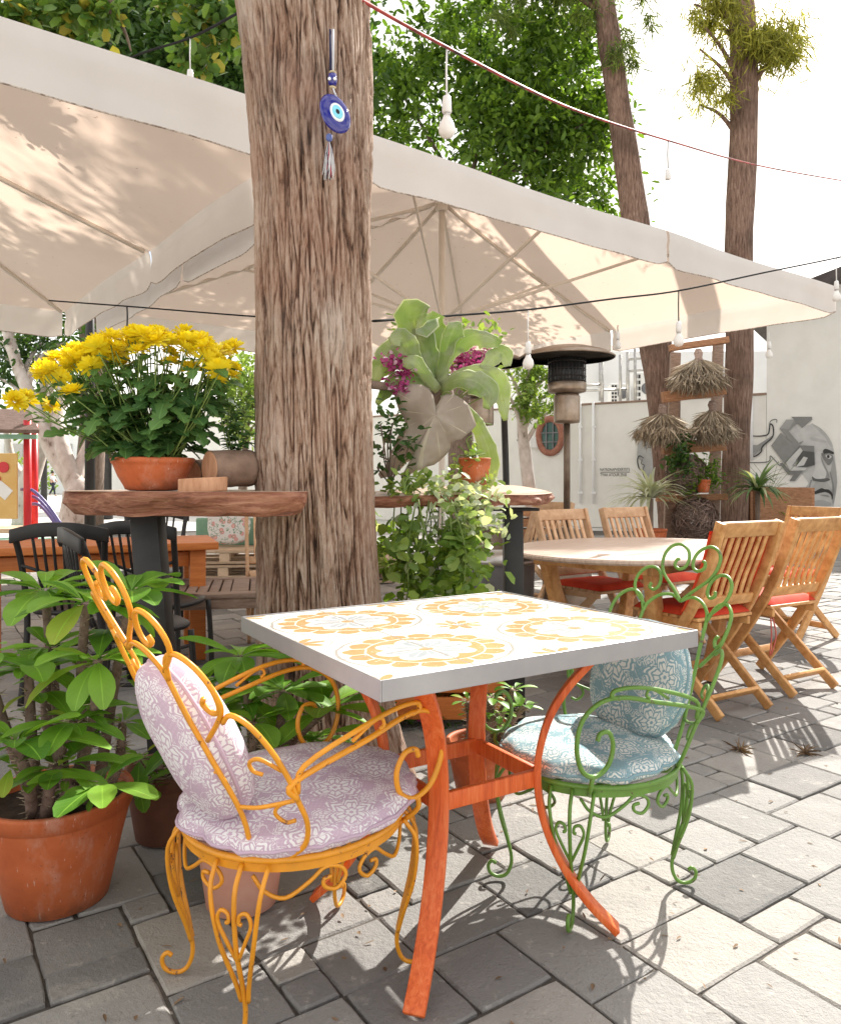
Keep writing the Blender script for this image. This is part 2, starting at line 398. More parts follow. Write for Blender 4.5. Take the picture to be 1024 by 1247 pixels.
MT['roofdark']=pm('dark_roof_sheet',[(0.3,(0.05,0.04,0.04)),(0.7,(0.10,0.085,0.08))],4,rough=0.7,bump=0.2)
MT['rooftile']=pm('brown_roof_tiles',[(0.3,(0.13,0.08,0.06)),(0.7,(0.26,0.18,0.15))],8,(1,6,1),rough=0.8,bump=0.6,bdist=0.03)
MT['purple']=paint('violet_tube_paint',(0.16,0.14,0.36),None,0.35)
MT['greenfloor']=pm('green_rubber_floor',[(0.3,(0.18,0.34,0.24)),(0.7,(0.28,0.46,0.34))],6,rough=0.9,bump=0.2)
MT['whitebark']=pm('white_blotched_bark',[(0.3,(0.20,0.15,0.12)),(0.42,(0.52,0.45,0.40)),(0.7,(0.70,0.64,0.60))],7,(1,1,0.6),0.85,0.3,20,0.01)
MT['straw']=pm('dry_straw',[(0.3,(0.26,0.20,0.13)),(0.7,(0.58,0.48,0.36))],9,(4,4,4),0.85,0.3,rnd=0.7)
MT['straw2']=pm('dark_root_fibre',[(0.3,(0.18,0.12,0.10)),(0.7,(0.42,0.31,0.25))],9,(4,4,4),0.9,0.3,rnd=0.7)
MT['ctrunk']=pm('reddish_fibrous_bark',[(0.3,(0.08,0.045,0.03)),(0.5,(0.27,0.165,0.12)),(0.72,(0.44,0.31,0.24))],7,(6,6,0.55),0.9,1.0,16,0.04,detail=10,dist=0.9,blot=0.5)
MT['branch']=pm('grey_branch_bark',[(0.3,(0.10,0.07,0.05)),(0.7,(0.26,0.19,0.15))],9,(4,4,1),0.9,0.5,20,0.01)
MT['stemgreen']=pm('green_stem',[(0.3,(0.10,0.16,0.03)),(0.7,(0.20,0.28,0.07))],12,rough=0.6,bump=0.1)
MT['spiny']=pm('spiny_grey_stem',[(0.3,(0.10,0.06,0.045)),(0.7,(0.30,0.21,0.17))],30,rough=0.9,bump=0.6)
MT['ink']=pm('black_sign_paint',[(0.3,(0.03,0.03,0.03)),(0.7,(0.06,0.06,0.06))],8,rough=0.8,bump=0)
MT['glassgreen']=pm('dark_green_window_glass',[(0.3,(0.03,0.09,0.08)),(0.7,(0.07,0.16,0.13))],3,rough=0.1,bump=0.02)
MT['rust']=pm('red_brown_window_frame',[(0.3,(0.24,0.09,0.06)),(0.7,(0.40,0.18,0.12))],10,rough=0.8,bump=0.4)
MT['denim']=pm('dark_trousers',[(0.3,(0.015,0.017,0.03)),(0.7,(0.03,0.035,0.05))],8,rough=0.9,bump=0.1)
MT['shirt']=pm('pale_shirt',[(0.3,(0.5,0.5,0.53)),(0.7,(0.66,0.66,0.68))],8,rough=0.9,bump=0.1)
MT['skin']=pm('skin',[(0.3,(0.35,0.20,0.14)),(0.7,(0.42,0.25,0.18))],8,rough=0.6,bump=0.05)
MT['hair']=pm('dark_hair',[(0.3,(0.02,0.015,0.01)),(0.7,(0.04,0.03,0.02))],8,rough=0.7,bump=0.1)
# leaves
MT['lf_euph']=leafmat('euphorbia_leaf',(0.075,0.21,0.022),(0.26,0.47,0.055),0.42,0.42,True,pale=(0.36,0.42,0.06))
MT['lf_mum']=leafmat('chrysanthemum_leaf',(0.035,0.11,0.03),(0.12,0.24,0.06),0.3,0.55,True)
MT['lf_tree']=leafmat('ficus_leaf',(0.028,0.085,0.012),(0.22,0.36,0.045),0.5,0.4)
MT['lf_dark']=leafmat('dark_tree_leaf',(0.02,0.06,0.012),(0.08,0.16,0.03),0.35,0.4)
MT['lf_bean']=leafmat('round_carob_leaf',(0.05,0.13,0.03),(0.20,0.32,0.06),0.4,0.4,pale=(0.40,0.36,0.06))
MT['lf_feather']=leafmat('feathery_needle_leaf',(0.08,0.14,0.03),(0.28,0.36,0.08),0.45,0.6)
MT['lf_feathery']=leafmat('yellow_needle_leaf',(0.18,0.20,0.03),(0.48,0.46,0.08),0.45,0.6)
MT['lf_pale']=leafmat('pale_green_leaf',(0.12,0.22,0.04),(0.36,0.48,0.12),0.4,0.45)
MT['lf_ivy']=leafmat('trailing_leaf',(0.13,0.26,0.03),(0.42,0.56,0.11),0.5,0.45,pale=(0.62,0.66,0.42))
MT['lf_varieg']=leafmat('white_variegated_leaf',(0.22,0.32,0.12),(0.66,0.70,0.52),0.4,0.5)
MT['lf_strap']=leafmat('strap_leaf',(0.05,0.12,0.04),(0.26,0.36,0.14),0.3,0.4,pale=(0.6,0.62,0.4))
MT['lf_white']=leafmat('white_edged_strap_leaf',(0.40,0.44,0.30),(0.70,0.72,0.58),0.3,0.4)
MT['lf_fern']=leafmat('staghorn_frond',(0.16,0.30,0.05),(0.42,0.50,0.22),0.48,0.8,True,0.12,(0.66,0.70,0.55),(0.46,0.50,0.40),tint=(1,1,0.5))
MT['lf_oldfern']=leafmat('grey_brown_shield_frond',(0.24,0.18,0.13),(0.44,0.40,0.34),0.12,0.8,True,0.0,(0.45,0.40,0.30),tint=(1,0.9,0.8))
MT['petal']=leafmat('yellow_petal',(0.90,0.72,0.008),(0.94,0.84,0.05),0.35,0.5,tint=(1,0.9,0.4))
MT['magenta']=leafmat('magenta_blossom',(0.32,0.02,0.14),(0.62,0.16,0.38),0.3,0.6,tint=(1,0.7,0.9),pale=(0.75,0.55,0.66))
MT['dryleaf']=leafmat('dry_leaf_litter',(0.12,0.07,0.04),(0.30,0.20,0.12),0.1,0.8)

# fabric with lace print; pat attribute carries metres on the cloth
def lace(name,ground,mesh,white=(0.78,0.76,0.76)):
    m=Mat(name,0.85,0,0.2); p=m.attr('pat','Vector'); nt=m.nt
    wob=m.N.new('ShaderNodeVectorMath'); wob.operation='SCALE'; m.L.new(m.noise(p,9,2,0.5,0,True),wob.inputs[0]); wob.inputs['Scale'].default_value=0.010
    ad=m.N.new('ShaderNodeVectorMath'); m.L.new(p,ad.inputs[0]); m.L.new(wob.outputs[0],ad.inputs[1]); q=ad.outputs[0]
    def motif(scale,pet,seed):
        mp=m.N.new('ShaderNodeMapping'); m.L.new(q,mp.inputs[0]); mp.inputs['Location'].default_value=(seed,seed*0.7,0); mp.inputs['Scale'].default_value=(scale,scale,scale)
        vn=m.N.new('ShaderNodeTexVoronoi'); vn.voronoi_dimensions='2D'; m.L.new(mp.outputs[0],vn.inputs['Vector']); vn.inputs['Scale'].default_value=1.0; vn.inputs['Randomness'].default_value=0.38
        df=m.N.new('ShaderNodeVectorMath'); df.operation='SUBTRACT'; m.L.new(mp.outputs[0],df.inputs[0]); m.L.new(vn.outputs['Position'],df.inputs[1])
        x,y,_=m.sep(df.outputs[0]); r=(x*x+y*y).sqrt(); th=y.atan2(x)
        edge=(th*pet).cos().abs()*0.13+(th*(pet*5)).cos()*0.018+0.25
        k=r/edge
        gaps=k.near(0.80,0.055).mx(k.near(0.36,0.06)).mx((th*pet).cos().abs().lt(0.16)*k.gt(0.36)).mx((th*(pet*4)+r*3.0).cos().gt(0.80)*k.gt(0.42)*k.lt(0.76)).mx(k.lt(0.12))
        body=k.lt(1.0)*(gaps*-1.0+1.0)
        garland=k.near(1.20,0.055)*((th*(pet*6)).sin().gt(-0.75))
        return body.mx(garland),k
    a1,k1=motif(8.2,3,0.0); a2,k2=motif(17.0,2,3.3)
    a=a1.mx(a2*k1.gt(1.36)*0.85)
    x,y,_=m.sep(p)
    net=((x*520.0).sin()*(y*520.0).sin()).gt(0.35)
    g=m.mix(net*0.55,ground,mesh); g=m.mix((E(nt,m.noise(p,5,3))).step(.4,.6)*0.5,g,tuple(v*0.93 for v in ground))
    # scroll threads
    sw=E(nt,m.noise(p,13,2,0.5,1.6)); thr=sw.near(0.50,0.010)
    f=a.mx(thr*k1.gt(1.3)*0.8)
    m.color(m.mix(f,g,white)); m.bump(f+net*0.3+E(nt,m.noise(p,400,2))*0.2,0.35,0.0015); return m.m
MT['lace_mauve']=lace('mauve_lace_print',(0.55,0.41,0.50),(0.63,0.51,0.58))
MT['lace_blue']=lace('blue_green_lace_print',(0.24,0.37,0.41),(0.34,0.47,0.51),(0.70,0.70,0.66))
def floral():
    m=Mat('floral_print',0.9,0,0.2); p=m.tc()
    d=E(m.nt,m.voro(p,14)); c=m.mix(d.lt(0.34),(0.72,0.70,0.68),(0.66,0.36,0.34)); c=m.mix(d.lt(0.16),c,(0.75,0.45,0.40))
    n=E(m.nt,m.noise(p,22,2)); c=m.mix(n.near(0.57,0.025),c,(0.22,0.34,0.24)); m.color(c); return m.m
MT['floral']=floral()
# table tiles: 4 x 4 tiles that make 2 x 2 scalloped flower medallions
def tiles(lx,ly):
    m=Mat('patterned_ceramic_tiles',0.12,0,0.5); o=m.tc(); x,y,_=m.sep(o); nt=m.nt
    n1=m.N.new('ShaderNodeVectorMath'); n1.operation='SCALE'; m.L.new(m.noise(o,26,3,0.5,0,True),n1.inputs[0]); n1.inputs['Scale'].default_value=0.012
    wx,wy,_w=m.sep(n1.outputs[0])
    cx=((x+wx)/(lx/2)).fract()*2.0-1.0; cy=((y+wy)/(ly/2)).fract()*2.0-1.0
    r=(cx*cx+cy*cy).sqrt(); th=cy.atan2(cx); worn=E(nt,m.noise(o,34,6,0.7))
    white=m.mix(worn,(0.66,0.63,0.56),(0.74,0.715,0.66)); gold=m.mix(worn,(0.37,0.22,0.085),(0.49,0.335,0.165)); grey=m.mix(worn,(0.27,0.30,0.32),(0.44,0.46,0.47))
    sc=(th*8.0).cos().abs()
    c=m.mix(r.lt(sc*0.10+0.74)*r.gt((th*4.0).cos().abs()*0.12+0.42)*(sc.gt(0.14).mx(r.lt(0.62))),white,gold)      # scalloped gold ring
    c=m.mix(r.near(0.62,0.009),c,white)
    c=m.mix((r.lt((th*4.0).cos().abs()*0.22+0.22))*r.gt(0.10)*(th*4.0).cos().abs().gt(0.16),c,grey)   # grey petals
    c=m.mix((th*4.0).sin().abs().lt(0.10)*r.lt(0.38)*r.gt(0.1),c,(0.62,0.60,0.56))
    c=m.mix(r.lt(0.085),c,gold)
    c=m.mix(r.near(0.905,0.017),c,(0.34,0.32,0.29))
    # corner spandrels
    dx=cx.abs()-1.0; dy=cy.abs()-1.0; q=(dx*dx+dy*dy).sqrt(); t2=dy.atan2(dx)
    c=m.mix(q.lt((t2*4.0).cos().abs()*0.20+0.10)*q.gt(0.05),c,gold); c=m.mix(q.near(0.36,0.012),c,(0.45,0.42,0.38)); c=m.mix(q.lt(0.06),c,grey)
    worn2=(E(nt,m.noise(o,60,6,0.75))).step(0.60,0.66); c=m.mix(worn2*0.8,c,white)
    # seams
    sx=((x)/(lx/4)).fract()-0.5; sy=((y)/(ly/4)).fract()-0.5
    seam=sx.abs().gt(0.490).mx(sy.abs().gt(0.490)); c=m.mix(seam,c,(0.17,0.14,0.11))
    m.color(c); m.bump(seam*-1.0+E(nt,m.noise(o,5,2))*0.2,0.4,0.002); m.rough(E(nt,m.noise(o,12,4))*0.25+0.12+seam*0.5); return m.m
# canopy cloth
def canopy():
    m=Mat('cream_canopy_cloth',0.85,0,0.15); o=m.tc()
    n=E(m.nt,m.noise(o,0.9,5)); c=m.mix(n,(0.62,0.55,0.50),(0.71,0.65,0.60))
    v=m.mapv(o,(1.0,3.2,1.0),(0,0,0.6)); d=E(m.nt,m.voro(v,7.0)); k=E(m.nt,m.noise(o,2.2,2)).gt(0.56)
    c=m.mix(d.lt(0.075)*k,c,(0.20,0.12,0.06)); m.color(c); m.bump(m.noise(o,260,2),0.15,0.001)  # dark streaks: leaf litter and its shadows painted into the cloth
    m.translucent(0.45,(1.0,0.86,0.75)); return m.m
MT['canopy']=canopy()
def valance():
    m=Mat('white_valance_cloth',0.85,0,0.15); o=m.tc(); c=m.mix(E(m.nt,m.noise(o,2.5,6)),(0.66,0.64,0.62),(0.78,0.77,0.76)); m.color(c)
    m.bump(m.noise(m.mapv(o,(60,60,2)),3,3),0.10,0.003); m.translucent(0.30,(1.0,0.9,0.8)); return m.m
MT['valance']=valance()
# stone paving
def paver():
    m=Mat('tumbled_stone_paver',0.8,0,0.3); o=m.tc(); r=E(m.nt,m.attr('rnd'))
    c=m.ramp(r.k,[(0.0,(0.14,0.137,0.132)),(0.3,(0.235,0.228,0.218)),(0.7,(0.325,0.313,0.295)),(1.0,(0.39,0.365,0.33))])
    g=E(m.nt,m.noise(o,5.0,8,0.7)); c=m.mix(g.step(0.42,0.72)*0.55,c,(0.26,0.245,0.23))
    p=E(m.nt,m.voro(o,95)); s=E(m.nt,m.noise(o,70,5,0.7)); c=m.mix((s.step(0.55,0.75))*0.45,c,(0.16,0.15,0.14))
    c=m.mix((E(m.nt,m.noise(o,22,5,0.7))).step(0.58,0.7)*0.4,c,(0.58,0.54,0.48))
    w=E(m.nt,m.noise(o,0.9,6,0.7)); c=m.mix(w.step(.5,.72)*.5,c,(0.20,0.19,0.175)); c=m.mix((E(m.nt,m.noise(o,2.2,7,0.75))).step(.56,.66)*.35,c,(0.50,0.47,0.42)); c=m.mix((E(m.nt,m.noise(o,9,4,0.7))).step(.66,.72)*.55,c,(0.13,0.12,0.11))
    m.color(c); m.bump(s*0.7+g*1.6-p.lt(0.10)*0.5+E(m.nt,m.noise(o,240,3))*0.3,0.95,0.008); return m.m
MT['paver']=paver()
MT['joint']=pm('joint_grit',[(0.3,(0.045,0.038,0.032)),(0.7,(0.12,0.105,0.09))],40,rough=0.95,bump=0.6,bscale=120,coord='Object')
MT['plaza']=pm('pale_concrete_plaza',[(0.3,(0.50,0.48,0.45)),(0.7,(0.62,0.60,0.57))],0.7,rough=0.9,bump=0.2,bscale=12,detail=8)
def bark():
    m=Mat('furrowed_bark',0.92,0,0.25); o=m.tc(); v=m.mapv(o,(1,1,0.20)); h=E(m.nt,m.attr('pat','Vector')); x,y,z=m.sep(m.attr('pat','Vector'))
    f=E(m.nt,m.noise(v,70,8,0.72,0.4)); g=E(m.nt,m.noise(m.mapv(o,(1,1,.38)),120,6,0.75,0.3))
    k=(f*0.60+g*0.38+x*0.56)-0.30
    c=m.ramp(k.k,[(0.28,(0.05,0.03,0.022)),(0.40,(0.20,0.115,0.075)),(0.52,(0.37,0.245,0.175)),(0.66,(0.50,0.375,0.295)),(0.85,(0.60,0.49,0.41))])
    pat=E(m.nt,m.noise(o,2.6,5)); c=m.mix(pat.step(0.45,0.7)*0.45,c,(0.36,0.19,0.13),'MIX')
    c=m.mix((E(m.nt,m.noise(o,1.4,4))).step(0.5,0.75)*0.35,c,(0.24,0.21,0.19))
    m.color(c); m.bump(f*1.0+g*0.8,1.0,0.010); return m.m
MT['bark']=bark()
def solid(name,c,rough=0.8):
    return pm(name,[(0.3,tuple(v*0.92 for v in c)),(0.7,tuple(min(1,v*1.08) for v in c))],20,rough=rough,bump=0.05)
# ---------------------------------------------------------------- light, sky, camera
SUN_AZ, SUN_EL = 58.5, 39.3        # azimuth counted from +x towards +y
def camera():
    c=bpy.data.cameras.new('camera'); o=bpy.data.objects.new('camera',c); COL.objects.link(o)
    o.location=(0,0,H); o.rotation_euler=(R(90),0,0); c.sensor_fit='AUTO'; c.sensor_width=36; c.lens=36*F/1247
    c.shift_y=-(623.5-HY)/1247; c.clip_start=0.05; c.clip_end=2000; SC.camera=o
camera()
def light():
    s=bpy.data.lights.new('sun','SUN'); s.energy=4.8; s.angle=R(0.53); s.color=(1.0,0.955,0.885)
    o=bpy.data.objects.new('sun',s); COL.objects.link(o)
    e,a=R(SUN_EL),R(SUN_AZ); d=Vector((math.cos(a)*math.cos(e),math.sin(a)*math.cos(e),math.sin(e)))
    o.rotation_euler=d.to_track_quat('Z','Y').to_euler(); o.location=d*40
    w=bpy.data.worlds.new('World'); SC.world=w; w.use_nodes=True; nt=w.node_tree; bg=nt.nodes['Background']
    sky=nt.nodes.new('ShaderNodeTexSky'); sky.sky_type='NISHITA'; sky.sun_disc=False; sky.sun_elevation=e; sky.sun_rotation=R(90-SUN_AZ)
    sky.air_density=1.0; sky.dust_density=2.5; sky.ozone_density=1.0
    tc=nt.nodes.new('ShaderNodeTexCoord'); mp=nt.nodes.new('ShaderNodeMapping'); mp.inputs['Scale'].default_value=(1,1,2.6)
    nz=nt.nodes.new('ShaderNodeTexNoise'); nz.inputs['Scale'].default_value=2.3; nz.inputs['Detail'].default_value=7
    rp=nt.nodes.new('ShaderNodeValToRGB'); rp.color_ramp.elements[0].position=0.36; rp.color_ramp.elements[1].position=0.62
    mx=nt.nodes.new('ShaderNodeMix'); mx.data_type='RGBA'; mx.inputs[7].default_value=(11.9,11.3,10.4,1)
    L=nt.links; L.new(tc.outputs['Generated'],mp.inputs[0]); L.new(mp.outputs[0],nz.inputs['Vector']); L.new(nz.outputs['Fac'],rp.inputs[0])
    L.new(rp.outputs[0],mx.inputs[0]); L.new(sky.outputs[0],mx.inputs[6]); L.new(mx.outputs[2],bg.inputs[0]); bg.inputs[1].default_value=SKY
    v=SC.view_settings; v.view_transform='Standard'; v.look='None'; v.exposure=EXPO; v.gamma=1; v.use_curve_mapping=False
SKY, EXPO = 0.092, 1.02
light()
cy=SC.cycles; cy.max_bounces=8; cy.diffuse_bounces=4; cy.transmission_bounces=4; cy.transparent_max_bounces=8; cy.caustics_reflective=False; cy.caustics_refractive=False

# ---------------------------------------------------------------- ground
def ground():
    mb=MB(); s=500.0; mb.add([(-s,-60,-.012),(s,-60,-.012),(s,s,-.012),(-s,s,-.012)],[(0,1,2,3)])
    struct('ground',mb,MT['plaza'])
    # paving: stones of several sizes on a 0.107 m module, courses turned 34 degrees
    u=0.107; a=R(34); eu=Vector((math.cos(a),math.sin(a),0)); ev=Vector((math.sin(a),-math.cos(a),0))
    base=MB(); base.add([(-7,.2,-.008),(10,.2,-.008),(10,17,-.008),(-7,17,-.008)],[(0,1,2,3)]); struct('paving_bed',base,MT['joint'])
    nu,nv=190,190; occ=np.zeros((nu,nv),bool); o0=Vector((-7.5,2.0,0)); mb=MB(); rs=random.Random(5)
    sizes=[(3,2)]*9+[(2,2)]*4+[(2,3)]*1+[(3,3)]*1+[(1,1)]*2+[(2,1)]*1
    for j in range(nv):
        i=0
        while i<nu:
            if occ[i,j]: i+=1; continue
            for tr in range(12):
                w,h=rs.choice(sizes)
                if tr==11: w,h=1,1
                if i+w<=nu and j+h<=nv and not occ[i:i+w,j:j+h].any(): break
            else: w,h=1,1
            occ[i:i+w,j:j+h]=True
            c=o0+eu*((i+w/2)*u)+ev*((j+h/2-95)*u)
            if c.y<0.55 or c.y>15.5 or abs(c.x)>0.62*c.y+1.0: continue
            g=0.0018+rs.random()*0.0028; X,Y=w*u/2-g,h*u/2-g; z=0.0+rs.uniform(-.004,.003); bv=0.0035+rs.random()*0.003
            near=c.y<6
            def pt(x,y,zz): return c+eu*x+ev*y+Vector((0,0,zz))
            tz=[z+rs.uniform(-.0015,.0015) for _ in range(4)]
            K=((-1,-1),(1,-1),(1,1),(-1,1))
            if near:
                # ragged outline with many points, rounded arris
                out=[]
                for e in range(4):
                    (x0,y0),(x1,y1)=K[e],K[(e+1)%4]; n=5 if (w if e%2==0 else h)>1 else 3
                    for k in range(n):
                        t=k/n; cr=(1-.010/max(w,h)*rs.uniform(.6,2.2)*3) if k==0 else 1.0
                        jx=rs.uniform(-.0018,.001); jy=rs.uniform(-.0018,.001)
                        out.append(((x0+(x1-x0)*t)*X*cr+jx,(y0+(y1-y0)*t)*Y*cr+jy))
                n=len(out); top=[pt(x*(1-bv/X),y*(1-bv/Y),z) for x,y in out]; mid=[pt(x,y,z-bv*0.8) for x,y in out]; low=[pt(x,y,z-.03) for x,y in out]
                fs=[tuple(range(n))]+[(k,n+k,n+(k+1)%n,(k+1)%n) for k in range(n)]+[(n+k,2*n+k,2*n+(k+1)%n,n+(k+1)%n) for k in range(n)]
                mb.add(top+mid+low,[tuple(reversed(f)) for f in fs],0,rs.random())
            else:
                top=[pt(a*(X-bv),b*(Y-bv),t) for (a,b),t in zip(K,tz)]; low=[pt(a*X,b*Y,z-.02) for a,b in K]
                mb.add(top+low,[(3,2,1,0)]+[(k,(k+1)%4,4+(k+1)%4,4+k) for k in range(4)],0,rs.random())
    struct('paving',mb,MT['paver'])
ground()
def litter():
    n=420; P=np.zeros((n,3)); P[:,1]=rng.uniform(1.3,5.5,n); P[:,0]=rng.uniform(-.6,.6,n)*P[:,1]*1.1; P[:,2]=0.004
    D=unit(n); D[:,2]*=0.15; N=np.tile([0,0,1.0],(n,1))+unit(n)*0.3
    me=cloud('fallen_leaves',P,D,N,rng.uniform(.012,.035,n),rng.uniform(.004,.011,n)); solo('fallen_leaves',me,MT['dryleaf'],kind='stuff')
litter()
def weed(px,py,label):
    p=G(px,py,0); n=34; P=np.tile(np.array(p)+[0,0,.002],(n,1))+rng.normal(size=(n,3))*[.006,.006,0]; D=unit(n); D[:,2]=np.abs(D[:,2])*.55+.08
    me=cloud('weed',P-np.array(p),D,unit(n)*.4+[0,0,1],rng.uniform(.03,.075,n),.006,droop=0.3)
    solo('weed',me,MT['dryleaf'],label,'weed',loc=p)
weed(979,917,'dry spiky little weed growing from a joint between sunlit pavers')
weed(900,914,'dark tuft of weed in the slatted shadow of the folding chair')

# ---------------------------------------------------------------- umbrellas
def umbrella(O,phi,a,ztop,zedge,vd,label,pole_y):
    e1=Vector((math.cos(phi),math.sin(phi),0)); e2=Vector((-math.sin(phi),math.cos(phi),0)); O=Vector(O)
    root=thing('market_umbrella',label,'umbrella',O,0,'square market umbrellas over the terrace')
    def surf(p,q):
        k=max(abs(p),abs(q)); th=math.atan2(q,p); sag=(1-math.cos(8*th))/2
        z=ztop-(ztop-zedge)*(k**0.93)-0.06*sag*math.sin(PI*min(1,k))-0.004*sag*k-0.02*math.sin(PI*k)
        z+=0.006*noise.noise(Vector((p*3+O.x,q*3,1)))
        pin=1.0-0.012*sag*(k**3)                   # hem pulled in between the ribs
        return O+e1*(p*a*pin)+e2*(q*a*pin)+Vector((0,0,z))
    n=30
    can=MB().grid(lambda u,v:surf(u*2-1,v*2-1),n,n)
    part('canopy',can,MT['canopy'],root)
    corners=[(1,-1),(1,1),(-1,1),(-1,-1)]
    for i in range(4):
        c0,c1=corners[i],corners[(i+1)%4]; m=((c0[0]+c1[0])/2,(c0[1]+c1[1])/2)
        nrm=(e1*m[0]+e2*m[1]).normalized()
        for A,B in ((c0,m),(m,c1)):
            def vf(u,v,A=A,B=B,nrm=nrm):
                t=0.006+u*0.988; p=A[0]+(B[0]-A[0])*t; q=A[1]+(B[1]-A[1])*t
                s=surf(p,q); flare=0.022*v*(0.6+0.6*math.sin(t*5+i*2+A[0]))+(0.011*math.sin(t*23+i)+0.016*noise.noise(Vector((t*9,i*3+A[0],v*1.5))))*v
                end=min(t,1-t); rnd=1-0.16*max(0,1-end/0.06)**2
                d=vd*(1-0.05*math.sin(PI*t))*rnd
                return s+nrm*(0.012*math.sin(PI*min(1,v*2))+flare)-Vector((0,0,d*v))
            part('valance',MB().grid(vf,26,6),MT['valance'],root)
            hem=[vf(u/26,1) for u in range(27)]
            mbh=MB().tube(hem,0.005,5); part('hem',mbh,MT['hemline'],root)
    pole=MB(); pole.tube([O+Vector((0,0,z)) for z in (0.02,1.2,2.2,ztop-0.02)],0.038,12); part('pole',pole,MT['frame'],root)
    zl=ztop-1.5
    for nm,z,r in (('upper_hub',ztop-0.10,.075),('lower_hub',zl,.085)):
        part(nm,MB().lathe([(0.04,-.05),(r,-.045),(r,.045),(0.04,.05)],O+Vector((0,0,z)),16),MT['frame'],root,bevel=.004)
    base=MB(); base.box(O+Vector((0,0,.05)),(.8,.8,.08),Matrix.Rotation(phi,3,'Z')); part('base',base,MT['grey'],root,bevel=.02)
    ribs=corners+[(0,-1),(1,0),(0,1),(-1,0)]
    for p,q in ribs:
        rb=MB(); pts=[surf(p*t,q*t)-Vector((0,0,.028)) for t in np.linspace(0.03,0.985,12)]
        rb.sweep(pts,.026,.040,(pts[-1]-pts[0]).cross(Vector((0,0,1)))); part('rib',rb,MT['frame'],root)
        st=MB(); t=0.55; top=surf(p*t,q*t)-Vector((0,0,.05)); b=O+Vector((0,0,zl))+(top-O).normalized()*0.02
        b=O+(e1*p+e2*q).normalized()*0.07+Vector((0,0,zl)); st.beam(b,top,.022,.034); part('strut',st,MT['frame'],root,bevel=.003)
        jn=MB(); jn.box(top+Vector((0,0,.01)),(.05,.05,.06)); part('joint',jn,MT['frame'],root,bevel=.008)
    return root
UM_R=umbrella((.263,9.375,0),R(37),3.23,4.594,3.354,.328,'large cream umbrella right of the trunk, pole and struts showing',0)
UM_L=umbrella((-5.43,5.445,0),R(38),3.463,4.66,3.407,.359,'large cream umbrella left of the trunk, cut by the left photo edge',0)

# ---------------------------------------------------------------- main tree trunk
def trunk():
    base=Vector((-.40,2.86,0)); root=thing('tree',"big foreground tree with furrowed grey brown bark in front of the umbrellas",'tree',base)
    zs=np.linspace(-.02,4.4,520); nT=520; mb=MB(); vs=[];ps=[]
    for z in zs:
        cx=-.332-0.040*z-.010*math.sin(z*1.9); cyy=2.86-.01*z
        r0=.218+.10*math.exp(-max(0,z)/.22)+.012*math.sin(z*2.2+1)+ (0.012*max(0,z-2.2))
        for k in range(nT):
            a=2*PI*k/nT; ca,sa=math.cos(a),math.sin(a); wob=noise.noise(Vector((ca*1.2,sa*1.2,z*.7)))*.03+noise.noise(Vector((ca*2.6,sa*2.6,z*2.1+5)))*.014
            tw=a+0.05*z
            q=Vector((math.cos(tw)*7.2,math.sin(tw)*7.2,z*2.3))
            wv=noise.noise_vector(q*0.8)*0.6; q=q+wv
            r1=1-abs(noise.noise(q*1.25))*2.1; r2=1-abs(noise.noise(q*2.6+Vector((7,3,1))))*2.0; fine=noise.noise(Vector((q.x*7,q.y*7,q.z*4)))
            knot=math.exp(-((a-4.55)**2)/.10-((z-2.45)**2)/.03)*.028-math.exp(-((a-4.50)**2)/.012-((z-2.28)**2)/.012)*.03
            cr=1-min(1,abs(noise.noise(q*1.1+Vector((3,9,2))))*7.5); cr2=1-min(1,abs(noise.noise(q*2.3+Vector((1,4,8))))*7.0)
            q2=Vector((q.x*1.5,q.y*1.5,q.z*2.6)); cr3=1-min(1,abs(noise.noise(q2))*6.0)
            burl=.022*math.exp(-((a-5.15)**2)/.06-((z-1.62)**2)/.012)+.020*math.exp(-((a-3.9)**2)/.05-((z-2.85)**2)/.015)+.018*math.exp(-((a-4.2)**2)/.03-((z-1.25)**2)/.006)
            d=burl*(.7+.6*noise.noise(q*2))+r1*.0035+r2*.003+fine*.002-cr*.0095-cr2*.006-cr3*.0045
            rr=r0+wob+d+knot
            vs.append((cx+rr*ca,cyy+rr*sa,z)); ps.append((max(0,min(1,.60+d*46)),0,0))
    n=len(zs); fs=[]
    for j in range(n-1):
        for k in range(nT): fs.append((j*nT+k,j*nT+(k+1)%nT,(j+1)*nT+(k+1)%nT,(j+1)*nT+k))
    mb.add(vs,fs,0,.5,ps)
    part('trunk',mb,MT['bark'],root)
    br=MB(); top=Vector((-.54,2.82,4.3)); ends=[]
    for a,l,zz in ((0.4,1.6,1.5),(2.2,1.9,1.3),(3.9,1.7,1.6),(5.4,1.5,1.9)):
        e=top+Vector((math.cos(a)*l,math.sin(a)*l,zz)); br.tube(spl([top-Vector((0,0,.3)),top+(e-top)*.4+Vector((0,0,.25)),e],6),[.16-.011*i for i in range(13)],9); ends.append(e)
    part('branches',br,MT['branch'],root)
    P,O=clump_points([(tuple(e+Vector((random.uniform(-.5,.5),random.uniform(-.5,.5),random.uniform(0,.6)))),.7) for e in ends for _ in range(3)],330,.2)
    part('crown',cloud('crown',P,O+unit(len(P))*.8,unit(len(P))+[0,0,.8],rng.uniform(.06,.11,len(P)),.04,origin=base),MT['lf_dark'],root,local=True)
trunk()
